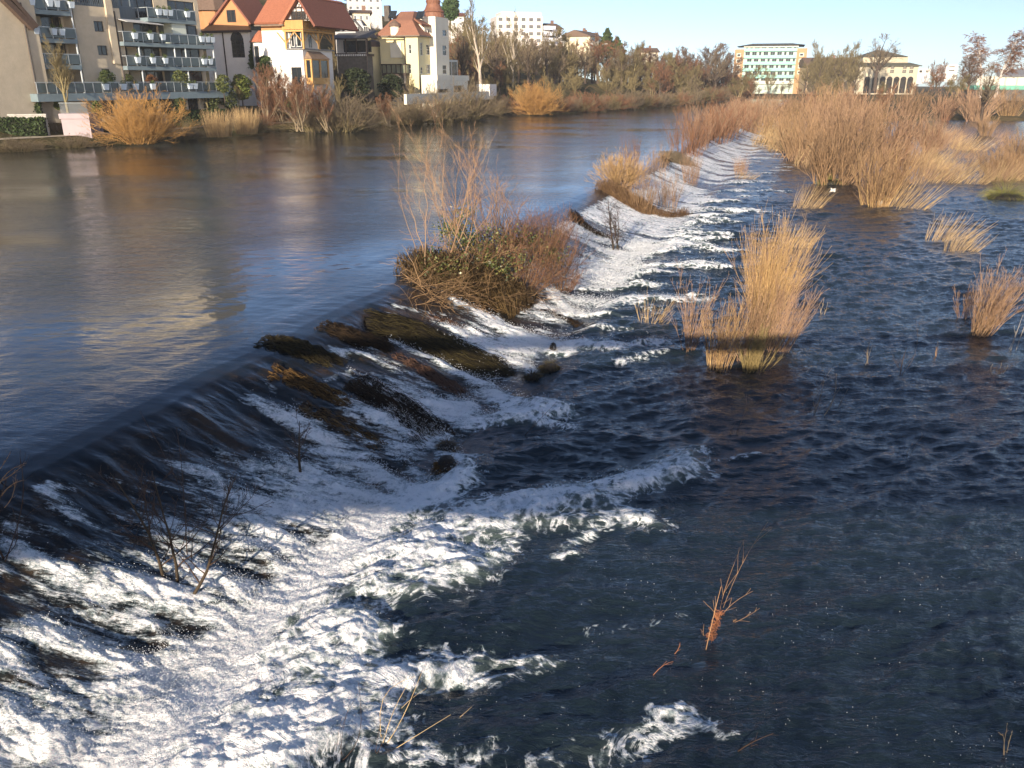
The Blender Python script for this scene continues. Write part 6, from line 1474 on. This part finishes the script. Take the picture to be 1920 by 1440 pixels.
sapling("small bare sapling standing in the white slope beyond the ivy bush", 1153, 470, 368, 4, 5, r=.035, spread=.12, tw=14)
sapling("thin crooked sapling at the right side of the ivy bush", 1075, 520, 430, 2, 6, r=.015, spread=.3, tw=6, n2=2)

def sticks(name, label, cat, items, m, seed=1, sub=0):
    """single stems: (u0,v0 foot at the water, u1,v1 tip, depth step, radius)"""
    rg = np.random.default_rng(seed); p = np.array(hit(items[0][0], items[0][1])); rt = empty(name, tuple(p)); tag(rt, label, cat); Ps = []; Rs = []
    for u0, v0, u1, v1, dy, r in items:
        a = np.array(hit(u0, v0)); b = np.array(at_y(u1, v1, a[1] + dy)); a[2] -= .08
        t = np.linspace(0, 1, 7)[:, None]; q = a * (1 - t) + b * t; L = np.linalg.norm(b - a); bow = rg.normal(size=3) * .08 * L; q += np.sin(t * math.pi) * bow; Ps.append(q - p); Rs.append(r * np.linspace(1, .35, 7))
    P = np.array(Ps); R = np.array(Rs)
    link("stems", tube_mesh("stems", [(P, R)], m, 5, rg), rt)
    if sub: link("twigs", tube_mesh("twigs", [children(P, R, sub, rg, .3, .95, .35, (20, 50), 4, .2, .1, .6, .4, minr=.003)], m, 3, rg), rt)
    return rt
M_DK = mat("dark_twig", (.06, .035, .022))
M_STRAW2 = mat("pale_straw", (.62, .45, .24), .7, .15, 5)
sticks("broken_reeds", "pale broken reed stalks rising from the foam at the bottom", "reeds", [(715, 1400, 790, 1262, .2, .007), (718, 1402, 778, 1268, .2, .006), (712, 1405, 770, 1275, .1, .006), (735, 1340, 800, 1290, .1, .004), (700, 1420, 845, 1340, .4, .007), (760, 1425, 838, 1410, .2, .006), (845, 1350, 885, 1325, .1, .004)], M_STRAW2, 2)
sticks("dark_reeds", "thin dark reed stems standing in the foam at the bottom", "reeds", [(630, 1425, 672, 1280, .2, .006), (640, 1425, 655, 1320, .1, .005), (650, 1430, 690, 1270, .2, .004), (676, 1430, 700, 1350, .1, .005), (700, 1425, 725, 1290, .2, .004), (628, 1428, 640, 1350, .1, .004)], M_DK, 3)
sticks("caught_branches", "sunlit broken branches cut by the left edge", "branches", [(-10, 915, 50, 868, .2, .010), (-10, 900, 44, 872, .1, .012), (-20, 890, 20, 848, .1, .008), (-10, 935, 45, 900, 0, .012), (0, 950, 30, 890, 0, .008)], mat("tan_branch", (.42, .24, .12), .7, .2, 5), 4, 3)
sticks("caught_branches", "dark leafless stems against the left edge, below the sunlit ones", "branches", [(5, 1040, 12, 900, .1, .016), (8, 1045, 38, 860, .2, .010), (-5, 1040, -2, 880, .1, .014), (3, 1040, 22, 950, 0, .008)], M_DK, 5, 6)
sticks("thin_sapling", "faint thin stems rising before the dark lip of the weir", "stems", [(330, 1040, 262, 770, .3, .008), (350, 1040, 330, 800, .3, .009), (390, 1060, 420, 860, .2, .008), (300, 1000, 240, 880, .1, .006)], M_DK, 6, 6)
d_ = sticks("drift_branch", "upright branch wrapped in red brown debris, alone in the lower right water", "branch", [(1322, 1222, 1352, 1100, .15, .008), (1348, 1160, 1395, 1012, .2, .0035), (1350, 1150, 1440, 978, .3, .003), (1345, 1158, 1412, 1108, .1, .004), (1345, 1170, 1425, 1140, .1, .004), (1340, 1175, 1380, 1160, .1, .005), (1330, 1190, 1320, 1170, 0, .004)], mat("tan_branch", (.42, .24, .12)), 7, 3)
def debris_clump(parent, u, v, u2, v2, r, n, m, seed=1):
    rg = np.random.default_rng(seed); a = np.array(hit(u, v)); b = np.array(at_y(u2, v2, a[1] + .1)); o = np.array(parent.location); t = rg.random((n, 1)); c = a * (1 - t) + b * t - o; c[:, 2] += .05
    d = rg.normal(size=(n, 3)); d /= np.linalg.norm(d, axis=1)[:, None]; P = sweep(c + d * r * .3, np.cross(d, (0.3, .2, 1)), np.full(n, r * 2.2), 5, rg, 0, .5)
    link("debris", tube_mesh("debris", [(P, np.full((n, 5), .0035))], m, 3, rg), parent)
debris_clump(d_, 1330, 1205, 1350, 1152, .04, 150, mat("rusty_debris", (.36, .15, .07), .8, .4, 8), 2)
sticks("caught_branches", "thin brown twigs crossing the pool edge below the white fan", "branches", [(985, 810, 1045, 752, .3, .010), (990, 805, 1060, 780, .2, .006), (840, 860, 950, 795, .5, .006), (900, 810, 985, 815, .3, .005)], M_DK, 8, 3)
for i, (items, lb) in enumerate((
  ([(1628, 682, 1632, 640, 0, .012), (1622, 684, 1636, 645, .1, .008), (1630, 680, 1626, 650, 0, .008)], "short tan twig tuft in the right water, nearest the big willow"),
  ([(1688, 702, 1700, 650, 0, .014), (1690, 700, 1718, 600, .2, .007), (1690, 690, 1672, 660, 0, .007), (1692, 690, 1712, 668, 0, .006)], "dark forked twig with tan debris in the right water"),
  ([(1757, 668, 1759, 640, 0, .016), (1757, 668, 1760, 646, 0, .014)], "short stub with a rust coloured top in the right water"),
  ([(1528, 768, 1545, 712, .1, .009), (1532, 765, 1560, 690, .2, .007), (1550, 765, 1575, 725, .1, .006)], "left cluster of pale bare twigs below the big willow"),
  ([(1545, 775, 1568, 700, .2, .009), (1570, 765, 1590, 728, .1, .007)], "right cluster of pale bare twigs below the big willow"),
  ([(1870, 705, 1878, 680, 0, .010), (1865, 706, 1862, 682, 0, .008), (1876, 704, 1890, 684, 0, .007)], "pale stubby twigs low in the water near the right edge"),
  ([(1895, 655, 1918, 590, .2, .010), (1890, 655, 1905, 620, .1, .008), (1905, 655, 1925, 600, .2, .009)], "tall pale twigs leaning right at the right edge"),
  ([(1375, 822, 1400, 740, .2, .006), (1372, 820, 1380, 790, 0, .007), (1382, 822, 1388, 795, 0, .006)], "faint thin dark twigs below the big willow's reflection"),
  ([(1700, 862, 1712, 830, 0, .006), (1702, 862, 1735, 815, .1, .005)], "faint dark twig far out in the right water"),
  ([(1885, 1420, 1888, 1365, 0, .006), (1887, 1420, 1898, 1370, .1, .005), (1884, 1420, 1880, 1375, 0, .004)], "thin grey twigs at the lower right corner"),
  ([(1258, 1225, 1275, 1205, 0, .006), (1210, 1280, 1262, 1240, .2, .006)], "thin rust twigs floating left of the debris branch"),
  ([(1350, 1430, 1450, 1375, .3, .012), (1380, 1415, 1420, 1395, .1, .008)], "brown stick lying in the water at the bottom"),
  ([(1535, 590, 1545, 560, .1, .005), (1540, 592, 1552, 566, .1, .005), (1538, 592, 1536, 570, 0, .005)], "green grass blades alone in the water right of the big willow"),
  ([(540, 1170, 570, 1130, .1, .005), (548, 1165, 552, 1150, 0, .004)], "short dark twigs poking from the bright roll"))):
    sticks("bare_twigs", lb, "twigs", items, [M_BROWN, M_DK, mat("tan_branch", (.42, .24, .12)), M_BROWN, M_BROWN, M_BROWN, M_PALE, M_DK, M_DK, M_BROWN, mat("rusty_debris", (.36, .15, .07)), M_DK, M_STRAW2, M_DK][i], 20 + i, 3)
# the big willow group in the middle right
def WL(label, u, vb, vt, n, spread, base, mats, seed, lean, r=.014, tw=6, sub=2, up=.4, hv=.4):
    p = at(u, vb, 0); H = z_at(p[1], vt) * 1.03
    o = willow("willow_bush", label, "bush", None, n, H, spread, base, tw, mats, r, seed, lean, sub, .05, .0045, up, 7, hv); o.location = (p[0], p[1], -.05); return o
WL("large glowing golden willow, leaning right, tallest in the open water", 1428, 612, 388, 170, .32, .36, (M_GOLD, M_GOLD), 101, (.16, .1), .014, 6, 1)
WL("pink brown willow in front of the golden one, right", 1450, 655, 500, 60, .30, .4, (M_PINK, M_PINK), 102, (.34, 0), .013, 5, 2)
WL("pink brown willow in front of the golden one, centre", 1395, 672, 510, 60, .16, .45, (M_PINK, M_WILLOW), 103, (.10, 0), .013, 5, 2)
WL("golden stems with splayed yellow feet, nearest of the group", 1345, 692, 535, 60, .14, .3, (M_GOLD, M_WILLOW), 104, (.10, 0), .013, 5, 2)
WL("olive stems with one thick pale stump, right front of the group", 1412, 694, 600, 50, .35, .3, (M_STEMO := M_stem("yellow_olive_stem", (.36, .27, .12), (.22, .17, .07)), M_STEMO), 105, (.22, 0), .016)
WL("slim reddish willow on a single orange foot, left of the group", 1290, 662, 492, 26, .35, .10, (M_PINK, M_PINK), 106, (.02, 0), .012, 5, 2)
WL("sparse fan of pale stems left of the slim reddish willow", 1218, 608, 535, 30, .75, .35, (M_STRAW, M_STRAW), 107, (.25, 0), .012, 2, 0)
WL("rust and gold willow leaning right near the right edge", 1835, 628, 474, 70, .22, .26, (M_WILLOW, M_PINK), 108, (.35, 0), .015)
WL("thin reddish twigs left of the rust and gold willow", 1808, 600, 520, 22, .3, .2, (M_RUST, M_PINK), 109, (.05, 0), .010)

# low grasses bent over by the flood
KG = [Kind(reeds("flooded_grass", "x", 90, 1.6, .9, 200 + i, m_, .011, (.75, .15), .5, group=None, cat="grass"), .9) for i, m_ in enumerate((M_STRAW, M_PINK))]
for u, vb, vt, w_, lb in ((1775, 450, 412, 1.0, "bent straw grass tuft in the water before the island, upper"), (1800, 468, 440, 1.0, "bent straw grass tuft in the water before the island, lower"), (1512, 388, 356, .8, "small straw tuft left of the island's front tip"), (1690, 388, 345, 1.0, "pale bent grass at the right foot of the island tip"), (1490, 462, 430, .8, "faint reddish stalks right of the golden willow's top"), (1395, 335, 322, 1.4, "flat tan grass patch in the streaked foam")):
    t = KG[0].place(u, vb, vt, z=0, label=lb, wid=w_, rz=random.uniform(-.2, .2))
GG = "flooded straw grass on the right shallows"
for i in range(40):
    v = random.uniform(252, 345) ; lo = 1640 + (v - 250) * .9; u = random.uniform(lo, 1930)
    KG[i % 2].place(u, v, v - random.uniform(14, 26) * (v - 150) / 130, z=0, label="straw grass clump bent over in the flooded shallows", group=GG, wid=random.uniform(.7, 1.3), rz=random.uniform(-.3, .3))
for i in range(18):
    u = random.uniform(1440, 1560); v = 262 + (u - 1440) * .5 + random.uniform(-6, 6); KG[i % 2].place(u, v, v - random.uniform(18, 34), z=0, label="straw grass fringe along the island's left shore", group="straw grass along the island's left shore", wid=1.6, rz=random.uniform(-.3, .3))
# plastic litter caught in the island's debris
for u, v, s_, lb in ((1651, 380, .28, "white plastic litter caught at the island's front tip"), (1563, 356, .22, "white plastic scrap snagged left of the island's front tip")):
    p = at_y(u, v, at(1640, 388, 0)[1] + .2); rg = np.random.default_rng(int(u)); n = 9; V = []
    for i in range(n):
        for j in range(n):
            V.append((s_ * (i / n - .5) * 1.6 + rg.normal() * .03, rg.normal() * .06 + s_ * .4 * math.sin(i * .9), s_ * (j / n - .5) * 1.2 + rg.normal() * .03))
    qs = [(i * n + j, (i + 1) * n + j, (i + 1) * n + j + 1, i * n + j + 1) for i in range(n - 1) for j in range(n - 1)]
    me = np_mesh("plastic_bag", np.array(V), quads=np.array(qs), mat=mat("white_plastic", (.75, .74, .68), .5, .05, 4)); o = link("plastic_bag", me, None, p); tag(o, lb, "litter")
    so = o.modifiers.new("thick", 'SOLIDIFY'); so.thickness = .01

# unseen willows added behind the bridge to break up the low sun
GB = "added willows behind the bridge"
for x, y, h in ((-16, -9, 5.4), (-11.5, -8, 4.6), (-8, -10, 6.2), (-5.5, -8, 4.4), (-2.5, -10.5, 6.0), (1.5, -9, 5.6), (5, -8, 5.2), (9, -10, 6.0), (-20, -10, 6), (-13.5, -12, 6.6), (-10, -6.5, 4.2), (-6.8, -6.5, 3.6), (-3.8, -6.8, 4.4), (0, -6.6, 3.4), (-15, -7, 4.6), (3.4, -10.5, 6.2), (-18, -7, 4.4)):
    k = KW[int(abs(x * 2)) % 4]; t = copy_tree(k.o); put(t, x, y, -.2, h / k.h * 1.35, x, h / k.h, "unseen bare willow added behind the bridge to dapple the low sun", GB)

# thin winter haze round the whole scene
q = MB(); q.box(-700, 900, -60, 900, -7, 95)
mh = bpy.data.materials.new("thin_haze"); mh.use_nodes = True; nt = mh.node_tree; nt.nodes.clear()
ou = nt.nodes.new("ShaderNodeOutputMaterial"); pv = nt.nodes.new("ShaderNodeVolumePrincipled"); pv.inputs["Color"].default_value = (.86, .90, .95, 1); pv.inputs["Density"].default_value = .00022; pv.inputs["Anisotropy"].default_value = .0
nt.links.new(pv.outputs[0], ou.inputs["Volume"])
hz_ = q.build("haze", mh); tag(hz_, "thin pale winter haze over the valley", "haze", kind="stuff")
